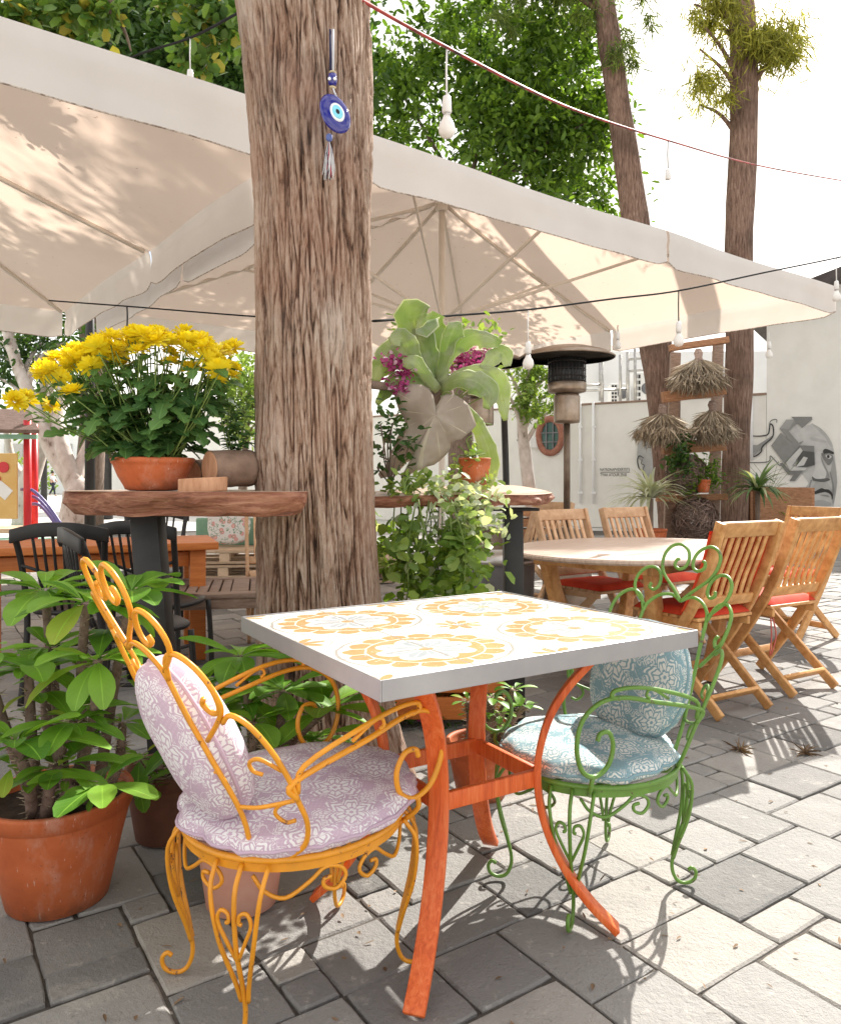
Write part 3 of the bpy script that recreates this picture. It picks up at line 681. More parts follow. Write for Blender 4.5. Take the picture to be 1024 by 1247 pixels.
def eye_charm():
    p0=W(404,36,2.575); root=thing('evil_eye_charm','blue glass eye charm with beaded strap and tassel hung on the big trunk','charm',W(408,140,2.575))
    mb=MB(); a,b=W(404,36,2.60),W(404.5,88,2.595)
    for o,c in ((-.005,0),(.005,1)): mb.tube([a+Vector((o,0,0)),b+Vector((o*.8,-.004,0))],.0045,6,mi=c)
    mb.tube([W(404,100,2.59),W(407,112,2.58),W(411,120,2.575)],.003,6,mi=1)
    part('strap',mb,[solid('navy_cord',(.02,.02,.06)),solid('silver_cord',(.5,.5,.54))],root)
    navy=Mat('cobalt_glass',.06,0,.8); navy.color((.012,.012,.20)); sky=solid('sky_blue_glass',(.22,.62,.75),.1); whi=solid('milk_glass',(.78,.80,.82),.1); blk=solid('black_glass',(.01,.01,.015),.1)
    bd=MB()
    bd.lathe([(.004,-.022),(.014,-.017),(.016,0),(.014,.017),(.004,.022)],W(405,97,2.585),14)
    q=Matrix.Rotation(R(90),3,'X')
    for dx in (-.010,.008): bd.lathe([(0,.0),(.0055,0),(.0055,.004),(0,.005)],W(405,97,2.569)+Vector((dx,0,.002)),12,q,mi=1); 
    for dz in (-.026,.026): bd.lathe([(.004,-.004),(.012,0),(.004,.004)],W(405,97,2.585)+Vector((0,0,dz)),12,mi=2)
    part('bead',bd,[navy.m,whi,solid('gold_spacer',(.6,.5,.3),.3)],root)
    c=W(408,139,2.565); rot=Matrix.Rotation(R(-20),3,'Y')@Matrix.Rotation(R(24),3,'Z')@Matrix.Rotation(R(90),3,'X')
    el=Matrix.Diagonal((.78,1.06,1.0)).to_3x3() if False else Matrix(((.80,0,0),(0,1.12,0),(0,0,1)))
    m=rot@el
    part('disc',MB().lathe([(0,-.010),(.045,-.007),(.062,-.001),(.064,.003),(.058,.009),(.036,.014),(0,.015)],c,40,m),navy.m,root)
    for nm,r,z,mat in (('white_ring',.030,.0165,whi),('blue_iris',.022,.0185,sky),('pupil',.008,.0205,blk)):
        part(nm,MB().lathe([(r,z-.006),(r,z-.001),(r*.8,z),(0,z+.0008)],c+Vector((.004,0,-.002)),28,m),mat,root)
    ts=MB(); t0=W(401,172,2.575)
    for k in range(70):
        a=random.random()*6.28; r=random.random()**.5*.014; z=.10+random.random()*.035; sx=random.uniform(-.012,.008)
        ts.tube(spl([t0+Vector((0,0,.0)),t0+Vector((r*math.cos(a),-.004+r*.5*math.sin(a),-z*.4)),t0+Vector((r*1.3*math.cos(a)+sx,-.004+r*.6*math.sin(a),-z))],3),.0016,4,mi=random.choice((0,0,1,2,2,3)))
    part('tassel',ts,[solid('grey_thread',(.45,.44,.45)),solid('red_thread',(.4,.03,.05)),solid('white_thread',(.6,.58,.58)),solid('dark_thread',(.03,.03,.06))],root)
    kn=MB(); kn.lathe([(.004,-.012),(.011,-.006),(.011,.008),(.004,.014)],W(401,168,2.575),10); part('knot',kn,solid('blue_knot',(.10,.14,.35)),root)
eye_charm()

# ---------------------------------------------------------------- string lights
def bulb(p,drop,label,scale=1.0,glass=True,tilt=0):
    p=Vector(p); root=thing('hanging_bulb',label,'light bulb',p,0,'bulbs hanging from the light strings')
    b=p-Vector((0,0,drop)); s=scale
    part('cord',MB().tube([p,p-Vector((.002,0,drop*.5)),b],.004*s,6),MT['porcelain'] if glass==2 else MT['blackplastic'],root)
    part('socket',MB().lathe([(.006*s,.0),(.015*s,-.006*s),(.018*s,-.03*s),(.019*s,-.066*s),(.014*s,-.07*s)],b,14),MT['porcelain'],root)
    if glass:
        part('collar',MB().lathe([(.0135*s,-.068*s),(.0135*s,-.08*s)],b,14),MT['galv'],root)
        part('glass',MB().lathe([(.0135*s,-.08*s),(.018*s,-.094*s),(.029*s,-.112*s),(.033*s,-.130*s),(.031*s,-.146*s),(.022*s,-.160*s),(0,-.166*s)],b,20),MT['opal'],root)
def wire(pts,r,mats,label,name='string_cable'):
    solo(name,MB().tube(spl(pts,8),r,6),mats,label,'cable',loc=Vector(pts[0]))
wa=[W(405,-22,2.62),W(440,0,2.8),W(545,58,3.3),W(690,130,4.4),W(813,171,5.6),W(930,203,7.6),W(1060,226,9.5)]
wire(wa,.0075,MT['redwire'],'red taped light cable running from the big trunk up and right across the sky')
bulb(W(544,60,3.3),.20,'large white bulb in front of the green tree, right of the trunk',1.12,2)
bulb(W(813,171,5.6),.21,'empty grey lamp socket against the white sky between two far trunks',1.15,0)
wb=[W(455,391,3.3),W(540,385,3.9),W(643,377,4.5),W(745,364,4.9),W(826,354,5.2),W(930,332,5.6),W(1018,314,6.0),W(1090,297,6.4)]
wire(wb,.006,MT['rubber'],'black light cable sagging across the right umbrella below its valance')
bulb(W(643,377,4.5),.19,'bulb hanging left of the patio heater hood',1.0,2)
bulb(W(826,354,5.2),.21,'bulb hanging on the black cable before the canopy, left of the straw bundles',1.05)
bulb(W(1018,314,6.0),.18,'bulb at the right edge of the photo in front of the dark gable roof',1.0,2)
bulb(W(936,404,8.0),.10,'small pale bulb against the tall cream wall, under the canopy corner',1.1,2)
bulb(W(752,396,7.1),.06,'small bulb at the notch between two canopy valances above the low wall',1.0)
wc=[W(150,42,4.4),W(232,45,4.0),W(286,16,3.6),W(310,0,3.2)]
wc=[W(120,90,5.2),W(170,66,4.9),W(232,46,4.6),W(286,18,4.2),W(330,-6,3.6)]
wire(wc,.008,MT['rubber'],'dark light cable under the leaves at top left, above the white valance')
bulb(W(232,46,4.6),.19,'bulb half hidden behind the left umbrella valance, under the top left leaves',1.1,2)
wd=[W(60,366,5.4),W(155,373,5.2),W(305,385,4.8),W(380,388,4.5),W(455,391,3.9)]
wire(wd,.005,MT['rubber'],'thin black cable stretched below the canopy behind the yellow flowers')
solo('cable_hook',MB().tube(spl([W(155,373,5.2),W(155.5,386,5.2),W(155,400,5.2)],3),.006,6),MT['blackplastic'],'short dark cord end hanging from the thin cable above the yellow flowers','cord')
# ---------------------------------------------------------------- tiled table
TZ=.745
def tiled_table():
    Fp=Vector((-.075,1.414,0)); ang=R(32); ex=Vector((math.cos(ang),math.sin(ang),0)); ey=Vector((-math.sin(ang),math.cos(ang),0)); lx,ly=.905,.785
    c=Fp+ex*lx/2+ey*ly/2; c.z=0
    root=thing('tiled_table','square bistro table with flower patterned tile top and curved orange legs','table',c,ang)
    top=MB(); top.box((0,0,TZ-.012),(lx-.008,ly-.008,.022)); 
    o=part('tile_top',top,tiles(lx-.008,ly-.008),root,False,local=True)
    ed=MB(); t=.004
    for sx in (-1,1): ed.box((sx*(lx/2-t/2),0,TZ-.019),(t,ly,.042))
    for sy in (-1,1): ed.box((0,sy*(ly/2-t/2),TZ-.019),(lx-2*t,t,.042))
    ed.box((0,0,TZ-.036),(lx-.02,ly-.02,.006)); part('edging',ed,MT['steel'],root,False,bevel=.0015,local=True)
    bc=Vector((.10,1.945,0))-c; bc=Matrix.Rotation(-ang,3,'Z')@bc
    prof=[(.355,.700),(.318,.66),(.268,.60),(.228,.53),(.204,.45),(.197,.38),(.206,.30),(.232,.22),(.275,.14),(.330,.07),(.392,.012)]
    dirs=[-11,-107,169,73]; wp=[]
    for dg in dirs:
        a=R(dg)-ang; d=Vector((math.cos(a),math.sin(a),0)); sd=Vector((-d.y,d.x,0))
        pts=spl([bc+d*r+Vector((0,0,z)) for r,z in prof],4)
        part('leg',MB().sweep(pts,.047,.017,sd),MT['tablepaint'],root,bevel=.003,local=True)
        wp.append(bc+d*.20+Vector((0,0,.375)))
    for i in range(4):
        part('stretcher',MB().beam(wp[i],wp[(i+1)%4],.016,.042),MT['tablepaint'],root,bevel=.003,local=True)
    ap=MB()
    for i in (0,1): ap.beam(bc+Vector((wp[i].x-bc.x,wp[i].y-bc.y,0))*1.5+Vector((0,0,.685)),bc+Vector((wp[i+2].x-bc.x,wp[i+2].y-bc.y,0))*1.5+Vector((0,0,.685)),.03,.02)
    part('top_frame',ap,MT['tablepaint'],root,local=True)
tiled_table()

# ---------------------------------------------------------------- wrought iron chairs
def iron_chair(loc,face,mat,label,s=1.0,lean=.37,TS=.84):
    root=thing('wire_chair',label,'chair',loc,R(face),'scrolled wire garden chairs')
    rr=.0072; rx,ry,zr=.225*s,.215*s,.338*s
    ring=[Vector((rx*math.cos(a),ry*math.sin(a),zr)) for a in np.linspace(0,2*PI,48,endpoint=False)]
    mb=MB().tube(ring,.0068*s,8,closed=True)
    fs=[]; v=[]                       # flat band under the ring
    for p in ring: v+= [p*1.0+Vector((0,0,-.004)),p+Vector((0,0,-.024))]
    n=len(ring); mb.add(v,[(2*i,2*i+1,(2*i+3)%(2*n),(2*i+2)%(2*n)) for i in range(n)])
    for k in range(5):
        y=(-.15+.075*k)*s; x=math.sqrt(max(0,1-(y/ry)**2))*rx; mb.tube([(-x,y,zr-.004),(x,y,zr-.004)],.004,5)
    part('seat_ring',mb,mat,root,local=True)
    angs=[R(35),R(-35),R(145),R(215)]
    for a in angs:
        er=Vector((math.cos(a),math.sin(a),0)); et=Vector((-er.y,er.x,0)); r0=math.hypot(rx*math.cos(a),ry*math.sin(a))
        def q(r,t,z): return er*(r0+r*s)+et*(t*s)+Vector((0,0,z*s))
        m=MB()
        m.tube(spl([q(0,0,.33),q(.028,0,.285),q(.022,0,.19),q(-.004,0,.10),q(-.012,0,.05),q(0,0,.016),q(.022,0,.007),q(.044,0,.016),q(.050,0,.036),q(.040,0,.048),q(.030,0,.042)],4),.0047*s,7)
        for sg in (-1,1):
            m.tube(spl([q(0,sg*.052,.33),q(.026,sg*.049,.285),q(.022,sg*.035,.20),q(.000,sg*.014,.115),q(-.010,sg*.007,.075)],4),.0045*s,7)
            m.tube(spl([q(.016,sg*.002,.165),q(.024,sg*.020,.205),q(.028,sg*.033,.238),q(.030,sg*.026,.258),q(.030,sg*.012,.254),q(.030,sg*.010,.240),q(.030,sg*.016,.238)],4),.0038*s,6)
        part('leg',m,mat,root,local=True)
    ap=MB()
    for i,(a0,a1) in enumerate(((35,145),(145,215),(215,325),(-35,35))):
        nS=1 if a1-a0<90 else 2
        for h in range(nS):
            b0=a0+6+(a1-a0-12)*h/nS; b1=a0+6+(a1-a0-12)*(h+1)/nS; fl=1 if h==0 else -1
            if fl<0: b0,b1=b1,b0
            def w(t,z): a=R(b0+(b1-b0)*t); return Vector((rx*.985*math.cos(a),ry*.985*math.sin(a),zr+z*s))
            pts=[w(.0,-.030),w(.12,-.058),w(.32,-.070),w(.55,-.045),w(.70,-.024),w(.86,-.030),w(.92,-.050),w(.82,-.068),w(.70,-.060),w(.69,-.046),w(.77,-.043)]
            ap.tube(spl(pts,4),.0040*s,6)
    part('apron_scrolls',ap,mat,root,local=True)
    def bp(y,t):                          # back sheet: wraps round the seat, leans backwards
        return Vector(((-.212-lean*(t**1.12)+2.9*y*y*max(0,1-t/.66))*s,y*s,zr+t*TS*s))
    bk=MB(); r=.0050*s
    for g in (-1,1):
        def c(L,rad=r): bk.tube(spl([bp(g*y,t) for y,t in L],4),rad,7)
        c([(0,.452),(.035,.490),(.085,.540),(.099,.592),(.085,.628),(.052,.640),(.020,.622),(.008,.592),(.014,.566),(.034,.556),(.052,.568),(.050,.586),(.042,.590)])
        c([(.115,.425),(.160,.475),(.166,.520),(.145,.550),(.112,.552),(.090,.528),(.086,.495),(.100,.478),(.116,.486),(.113,.500)])
        c([(0,.452),(.035,.470),(.075,.462),(.105,.432),(.113,.398),(.117,.33),(.130,.22),(.140,.10),(.130,.0)])
        c([(.113,.405),(.135,.455),(.170,.470),(.200,.445),(.208,.398),(.198,.355),(.180,.345),(.170,.362),(.178,.376)])
        c([(.140,.275),(.185,.330),(.203,.36),(.208,.398)])
        c([(.190,.325),(.212,.345),(.232,.325),(.240,.27),(.238,.20),(.232,.150),(.226,.09),(.208,.035),(.178,.0)])
        c([(.236,.22),(.215,.245),(.196,.235),(.194,.215),(.206,.208)],r*.75)
        c([(.232,.15),(.205,.135),(.192,.112),(.200,.092),(.214,.098)],r*.75)
        c([(.137,.12),(.175,.125),(.232,.15)],r*.8)
    bk.tube(spl([bp(y,.20) for y in (-.130,-.07,0,.07,.130)],4),r*.8,6)
    part('backrest',bk,mat,root,local=True)
    for g in (-1,1):
        am=MB(); b0=bp(g*.232,.150)
        def A(x,y,z): return Vector(((x-.03*max(0,x)/.2)*s,g*y*s,(z-.022)*s))
        am.tube(spl([b0,A(-.14,.238,.520),A(.02,.238,.562),A(.13,.228,.584),A(.205,.216,.580),A(.258,.203,.542),A(.272,.196,.480),A(.246,.190,.420),A(.196,.188,.398),A(.150,.190,.418),A(.136,.194,.462),A(.156,.198,.498),A(.188,.198,.500),A(.198,.197,.484)],5),.0057*s,8)
        am.tube(spl([b0+Vector((0,0,.012)),A(-.12,.240,.545),A(.0,.242,.588),A(.10,.236,.606),A(.165,.226,.604),A(.175,.224,.590),A(.15,.228,.584)],4),.0055*s,6)
        am.tube(spl([A(-.02,.240,.566),A(.025,.240,.590),A(.052,.239,.596),A(.062,.239,.583),A(.05,.239,.575)],3),.0038*s,6)
        am.tube(spl([A(.205,.188,.398),A(.208,.184,.372),A(.186,.160,.345),A(.165,.150,.335)],4),.0056*s,7)
        part('armrest',am,mat,root,local=True)
    return root
def seat_cushion(loc,face,r,th,mat,label,tilt=0,sx=1.0):
    mb=MB(); loc=Vector(loc); nA=72; prof=[]
    for i in range(15): t=i/14; prof.append((t*.90, .5+.5*math.cos(t*PI/2*.92)**.8 if False else .5*(1-(t*.97)**5)+.5))
    prof=[(t/14*.93, 1-.30*(t/14)**3.2) for t in range(15)]+[(.965,.60),(.99,.45),(1.0,.30),(.99,.14),(.96,.02),(.90,-.08),(.6,-.10),(0,-.10)]
    def fn(u,v):
        k=v*(len(prof)-1); i=min(int(k),len(prof)-2); f=k-i
        rr=prof[i][0]*(1-f)+prof[i+1][0]*f; zz=prof[i][1]*(1-f)+prof[i+1][1]*f
        a=u*2*PI; edge=max(0,(rr-.78)/.22)
        pk=noise.noise(Vector((math.cos(a)*3.4,math.sin(a)*3.4,zz*1.2+loc.x*9)))*.020*edge+abs(noise.noise(Vector((math.cos(a)*7,math.sin(a)*7,loc.x*3))))*.022*edge
        x=math.cos(a)*(rr*r-pk)*sx; y=math.sin(a)*(rr*r-pk)
        z=zz*th+.006*noise.noise(Vector((x*13,y*13,loc.x)))*(1 if zz>.2 else .2)
        arc=(rr if i<15 else .93+(1-zz)*.32)*r
        p=Matrix.Rotation(R(face),3,'Z')@(Matrix.Rotation(tilt,3,'Y')@Vector((x,y,z)))
        return p+loc,(math.cos(a)*arc,math.sin(a)*arc,0)
    mb.grid(fn,nA,60,pat=True,closed_u=True)
    # welt round the edge
    n=72; weld=[]
    for k in range(n):
        v,_=fn(k/n,17/22); weld.append(v)
    o=solo('seat_cushion',mb,mat,label,'cushion',loc=loc)
    part('piping',MB().tube(weld,.0042,6,closed=True),mat,o); return o
def back_cushion(c,right,up,w,h,th,mat,label,rnd=2.6):
    c=Vector(c); right=Vector(right).normalized(); up=Vector(up); up=(up-right*up.dot(right)).normalized(); nrm=right.cross(up); mb=MB()
    def mk(sg):
        def fn(u,v):
            a=u*2*PI; rr=math.sin(v*PI/2); ca,sa=math.cos(a),math.sin(a)
            e=(abs(ca)**rnd+abs(sa)**rnd)**(-1/rnd); x=ca*e*w/2*rr; y=sa*e*h/2*rr
            pk=1-.035*abs(noise.noise(Vector((ca*5,sa*5,c.x))))*rr
            z=th/2*math.cos(v*PI/2)**.62*(1+.10*noise.noise(Vector((x*9,y*9,c.x))))
            return c+right*x*pk+up*y*pk+nrm*(sg*z),(ca*e*w/2*v*1.15,sa*e*h/2*v*1.15,0)
        return fn
    mb.grid(mk(1),64,18,pat=True,closed_u=True); mb.grid(lambda u,v:mk(-1)(1-u,v),64,18,pat=True,closed_u=True)
    o=solo('back_cushion',mb,mat,label,'cushion',loc=c)
    rim=[mk(1)(k/64,1.0)[0] for k in range(64)]
    part('piping',MB().tube(rim,.0045,6,closed=True),mat,o); return o
YC,YF,YS=Vector((-.285,1.735,0)),39,1.10
iron_chair(YC,YF,MT['yellow'],'yellow wrought iron scroll chair in front, left of the tiled table',YS,.31)
yd=Vector((math.cos(R(YF)),math.sin(R(YF)),0)); yw=Vector((-yd.y,yd.x,0))
seat_cushion(YC+yd*.012+Vector((0,0,.385)),YF,.262,.062,MT['lace_mauve'],'round mauve and white lace print cushion on the seat of the yellow chair',R(-3),1.04)
back_cushion(YC-yd*.240+Vector((0,0,.585)),-yw,Vector((0,0,1))-yd*.46,.285,.37,.14,MT['lace_mauve'],'mauve lace print cushion leaning on the back of the yellow chair',2.4)
GC,GF,GS=Vector((.475,2.115,0)),211,1.05
iron_chair(GC,GF,MT['green'],'green wrought iron scroll chair behind the tiled table on the right',GS,.33)
gd=Vector((math.cos(R(GF)),math.sin(R(GF)),0)); gw=Vector((-gd.y,gd.x,0))
seat_cushion(GC+gd*.01+Vector((0,0,.365)),GF,.236,.055,MT['lace_blue'],'round blue and white lace print cushion on the seat of the green chair',0,1.0)
back_cushion(GC-gd*.185+Vector((0,0,.545)),-gw,Vector((0,0,1))-gd*.34,.34,.34,.12,MT['lace_blue'],'blue lace print cushion leaning on the back of the green chair',2.3)

# ---------------------------------------------------------------- folding wooden chairs
def folding_chair(loc,face,label,mat):
    root=thing('folding_chair',label,'chair',loc,R(face),'slatted wooden folding chairs round the oval table')
    for g in (-1,1):
        pts=spl([(-.315,g*.212,.925),(-.262,g*.212,.76),(-.185,g*.212,.58),(-.105,g*.212,.44),(.03,g*.212,.24),(.20,g*.212,.012)],5)
        part('stile',MB().sweep(pts,.026,.050,(0,1,0)),mat,root,bevel=.004,local=True)
        part('leg',MB().beam((.175,g*.178,.425),(-.285,g*.178,.012),.024,.046),mat,root,bevel=.004,local=True)
        part('seat_rail',MB().beam((.22,g*.178,.432),(-.17,g*.178,.420),.022,.04),mat,root,bevel=.004,local=True)
    part('top_rail',MB().beam((-.303,-.199,.890),(-.303,.199,.890),.075,.026,(-.3,0,1)),mat,root,bevel=.006,local=True)
    part('lower_rail',MB().beam((-.165,-.199,.535),(-.165,.199,.535),.055,.024,(-.4,0,1)),mat,root,bevel=.005,local=True)
    for k in range(7):
        y=-.150+.05*k; pts=spl([(-.294,y,.868),(-.252,y,.76),(-.205,y,.65),(-.170,y,.548)],3)
        part('back_slat',MB().sweep(pts,.025,.012,(0,1,0)),mat,root,bevel=.002,local=True)
    for k in range(7):
        x=.225-.062*k; part('seat_slat',MB().box((x,0,.452),(.050,.40,.016),rnd=random.random()),mat,root,bevel=.003,local=True)
    part('stretcher',MB().beam((-.215,-.168,.085),(-.215,.168,.085),.045,.018,(-.7,0,.7)),mat,root,bevel=.003,local=True)
    part('front_bar',MB().beam((.10,-.20,.15),(.10,.20,.15),.040,.018,(.6,0,.7)),mat,root,bevel=.003,local=True)
    return root
def pad(loc,face,x0,x1,z,w,label,th=.035,name='seat_pad'):
    loc=Vector(loc); M=Matrix.Rotation(R(face),3,'Z'); mb=MB()
    def fn(sg):
        def f(u,v):
            x=x0+(x1-x0)*u; y=(v-.5)*w; e=min(u,1-u,v,1-v); zz=th*min(1,(e/.10))**.5*(.5+.5*(1-.15*noise.noise(Vector((x*14,y*14,loc.x)))))
            return M@Vector((x,y,z+(zz if sg>0 else 0)))+loc
        return f
    mb.grid(fn(1),16,16); mb.grid(lambda u,v:fn(-1)(1-u,v),16,16)
    o=solo(name,mb,MT['red'],label,'cushion')
    return o
def backpad(loc,face,label,side=1,w=.49):
    loc=Vector(loc); M=Matrix.Rotation(R(face),3,'Z'); mb=MB()
    ln=spl([(-.276,0,.885),(-.232,0,.74),(-.172,0,.60),(-.110,0,.49)],6); n=len(ln)
    for sg in (0,1):
        def f(u,v,sg=sg):
            k=min(int(u*(n-1)),n-2); t=u*(n-1)-k; p=ln[k]*(1-t)+ln[k+1]*t; e=min(u,1-u,v,1-v)
            return M@(p+Vector((.032*min(1,e/.08)**.5*sg,(v-.5)*w,0)))+loc
        mb.grid(f if sg else (lambda u,v,f=f:f(1-u,v)),18,12)
    return solo('back_pad',mb,MT['red'],label,'cushion')
c1=(1.405,3.86,0); c2=(1.93,4.235,0); c3=(2.62,5.42,0); c4=(1.10,4.80,0); c5=(1.62,5.18,0)
ch=folding_chair(c1,120,'nearest wooden folding chair, back to the camera, with a red pad showing through its slats',MT['chairwood'])
dup(ch,c2,R(120),'wooden folding chair right of the nearest one, feet in full sun on the paving')
dup(ch,c3,R(207),'wooden folding chair at the far right end of the oval table, only its back showing')
ch4=folding_chair(c4,-58,'pale wooden folding chair behind the oval table, left one of the pair',MT['chairwood2'])
dup(ch4,c5,R(-58),'pale wooden folding chair behind the oval table, right one of the pair')
dup(ch4,(-1.02,5.45,0),R(-75),'pale wooden folding chair seen just left of the big trunk below the slab')
dup(ch4,(.95,6.6,0),R(-140),'wooden folding chair half hidden behind the black leg of the right slab bar')
pad(c1,120,-.16,.24,.462,.40,'red seat pad on the nearest folding chair'); backpad(c1,120,'red back pad lining the nearest folding chair')
pad(c2,120,-.16,.24,.462,.40,'red seat pad with sunlit top on the folding chair right of the nearest')
pad(c4,-58,-.16,.24,.462,.40,'red seat pad on the left chair of the pair behind the oval table')
pad(c5,-58,-.16,.24,.462,.40,'red seat pad on the right chair of the pair behind the oval table')
pad(c3,207,-.16,.24,.462,.40,'red seat pad on the folding chair at the far right table end')
tie=MB(); 
for q in (0,.012): tie.tube(spl([W(938,752,4.05)+Vector((q,0,0)),W(939,775,4.05)+Vector((q*2,0,0)),W(937,798,4.05)+Vector((q*.5,0,0))],4),.004,5)
solo('tie_ribbon',tie,solid('pink_ribbon',(.62,.16,.14)),'pink red tie ribbon dangling below the seat of the right folding chair','ribbon')
def oval_table():
    c=Vector((1.235,4.27,0)); ang=R(41); root=thing('oval_table','oval wooden garden table with pale sunlit top and slanted legs','table',c,ang); a,b=.81,.66
    prof=[(0,.715),(.93,.715),(.985,.718),(1.0,.728),(1.0,.738),(.99,.745),(0,.745)]
    mb=MB(); n=72; vs=[];
    for r,z in prof:
        for k in range(n): t=2*PI*k/n; vs.append((a*r*math.cos(t),b*r*math.sin(t),z))
    fs=[(i*n+k,i*n+(k+1)%n,(i+1)*n+(k+1)%n,(i+1)*n+k) for i in range(len(prof)-1) for k in range(n)]
    part('top',mb.add(vs,fs),MT['tabletopwood'],root,False,local=True)
    fr=MB(); 
    for y in (-.36,.36): fr.box((0,y,.685),(.95,.03,.06))
    for x in (-.46,.46): fr.box((x,0,.685),(.03,.69,.06))
    part('apron',fr,MT['chairwood'],root,bevel=.004,local=True)
    for sx in (-1,1):
        for sy in (-1,1):
            part('leg',MB().beam((sx*.42,sy*.33,.69),(sx*.22,sy*.28,.01),.05,.085,(0,1,0)),MT['chairwood'],root,bevel=.005,local=True)
    part('stretcher',MB().box((0,0,.2),(.62,.06,.05)),MT['chairwood'],root,bevel=.004,local=True)
oval_table()

# ---------------------------------------------------------------- slab bars beside the trunk
def slab(root,outline,zt,zb,mats,tilt=None):
    """live edge plank: outline in plan (world), uneven edges"""
    mb=MB(); P=spl([Vector((x,y,0)) for x,y in outline],10,True); n=len(P); cx=sum(p.x for p in P)/n; cyy=sum(p.y for p in P)/n
    def zz(x,y): return tilt(x,y) if tilt else 0
    lev=[(1.0,zt,1),(1.0,zt-.006,0),(1.015,zt-.018,0),(1.012,(zt+zb)/2,0),(.985,zb+.012,0),(.95,zb,0)]
    vs=[]
    for s,z,_ in lev:
        for k,p in enumerate(P):
            q=noise.noise(Vector((p.x*9,p.y*9,z*22)))*.030*(0 if z>=zt-.001 else 1)+noise.noise(Vector((p.x*30,p.y*30,z*50)))*.008*(0 if z>=zt-.001 else 1)
            d=Vector((p.x-cx,p.y-cyy,0)); d=d.normalized() if d.length>0 else d
            x=cx+(p.x-cx)*s+d.x*q; y=cyy+(p.y-cyy)*s+d.y*q
            dz=noise.noise(Vector((p.x*7,p.y*7,3)))*.012 if z<zt-.03 else 0
            vs.append((x,y,z+dz+zz(x,y)))
    fs=[(i*n+k,i*n+(k+1)%n,(i+1)*n+(k+1)%n,(i+1)*n+k) for i in range(len(lev)-1) for k in range(n)]
    mb.add(vs,[tuple(reversed(f)) for f in fs],0,.5); mb.add([vs[k] for k in range(n)],[tuple(range(n))],1,.5); mb.add([vs[(len(lev)-1)*n+k] for k in range(n)],[tuple(range(n-1,-1,-1))],0,.5)
    part('slab_top',mb,mats,root,False)
def bars():
    r=thing('slab_bar','dark live edge wood slab bar with black steel leg left of the big trunk','bar table',(-.95,2.75,0),0,'live edge slab bars')
    slab(r,[(-1.215,2.60),(-1.06,2.49),(-.80,2.445),(-.55,2.43),(-.395,2.46),(-.40,2.62),(-.62,2.78),(-.64,3.02),(-.9,3.06),(-1.15,2.98),(-1.25,2.80)],1.083,1.005,[MT['slab'],MT['slabtop']])
    t,b=W(180,628,2.72),Vector((-.893,2.70,0)); part('leg',MB().beam(t+Vector((0,0,-.0)),b,.10,.085,(1,.0,0)),MT['black'],r,bevel=.004)
    part('mount',MB().box(W(186,628,2.74)+Vector((0,.0,.004)),(.16,.12,.012)),MT['black'],r)
    r=thing('slab_bar','sunlit live edge wood slab bar with black steel leg right of the big trunk','bar table',(.1,3.2,0),0,'live edge slab bars')
    slab(r,[(-.22,2.95),(-.02,2.98),(.18,3.04),(.34,3.13),(.44,3.18),(.53,3.26),(.58,3.36),(.53,3.52),(.42,3.62),(.2,3.46),(-.02,3.26),(-.20,3.14)],1.055,1.008,[MT['slab'],MT['slabtop']],lambda x,y:.016+(y-3.1)*.085-max(0,x-.1)*.055)
    t=W(624,621,3.42); part('leg',MB().beam(t,(t.x+.01,t.y,0),.085,.085,(1,0,0)),MT['black'],r,bevel=.004)
    part('mount',MB().box(t+Vector((0,0,.004)),(.22,.14,.012)),MT['black'],r)
bars()
# ---------------------------------------------------------------- pots and potted plants
def pot(root,c,rt,rb,h,mat,rim=.03,soil=True,saucer=False,n=40):
    c=Vector(c); mb=MB(); t=.012
    mb.lathe([(rb*.9,0),(rb,.004),(rb+(rt-rb)*.55,h*.55),(rt*.955,h-rim*1.6),(rt*.96,h-rim*1.45),(rt*.985,h-rim*1.4),(rt,h-rim*.3),(rt*1.005,h-.006),(rt*.99,h),(rt-t,h),(rt-t*1.4,h-.01),(rt-t*1.8,h-rim*1.6),(0.001,h-rim*1.7)],c,n,wob=.008)
    part('pot',mb,mat,root)
    if soil:
        s=MB().grid(lambda u,v:c+Vector((math.cos(u*2*PI)*v*(rt-t*1.5),math.sin(u*2*PI)*v*(rt-t*1.5),h-rim*1.1+.008*noise.noise(Vector((u*9,v*7,c.x))))),28,6,closed_u=True)
        part('soil',s,MT['soil'],root)
def spiny(mb,th,pts,r,rs):
    P=spl(pts,6); mb.tube(P,[r*(1-.35*i/len(P)) for i in range(len(P))],8)
    for i,p in enumerate(P):
        for k in range(7):
            a=rs.random()*6.28; d=Vector((math.cos(a),math.sin(a),rs.uniform(-.1,.5))).normalized(); b=p+Vector((0,0,rs.uniform(-.01,.01)))+d*r*.6
            mb.tube([b,b+d*rs.uniform(.016,.028)],[.0022,.0003],4,mi=1)
def rosette(lf,c,n,L,rs,lift=0.5,axis=Vector((0,0,1)),wf=.44,young=True):
    c=Vector(c); a0=rs.random()*6
    for k in range(n):
        a=a0+k*2.4; el=lift+rs.uniform(-.35,.35)-(k/n)*.55; d=Vector((math.cos(a)*math.cos(el),math.sin(a)*math.cos(el),math.sin(el)))
        l=L*rs.uniform(.7,1.15)*(1 if k>2 or not young else .55); up=Vector((0,0,1)) if el<1.1 else Vector((math.cos(a),math.sin(a),.2))*-1
        lf.leaf(c+d*.012,d,up,l,l*wf*rs.uniform(.85,1.15),droop=rs.uniform(.35,.95),cup=.22,nseg=7,rnd=rs.uniform(0,.84) if rs.random()>.05 else .95)
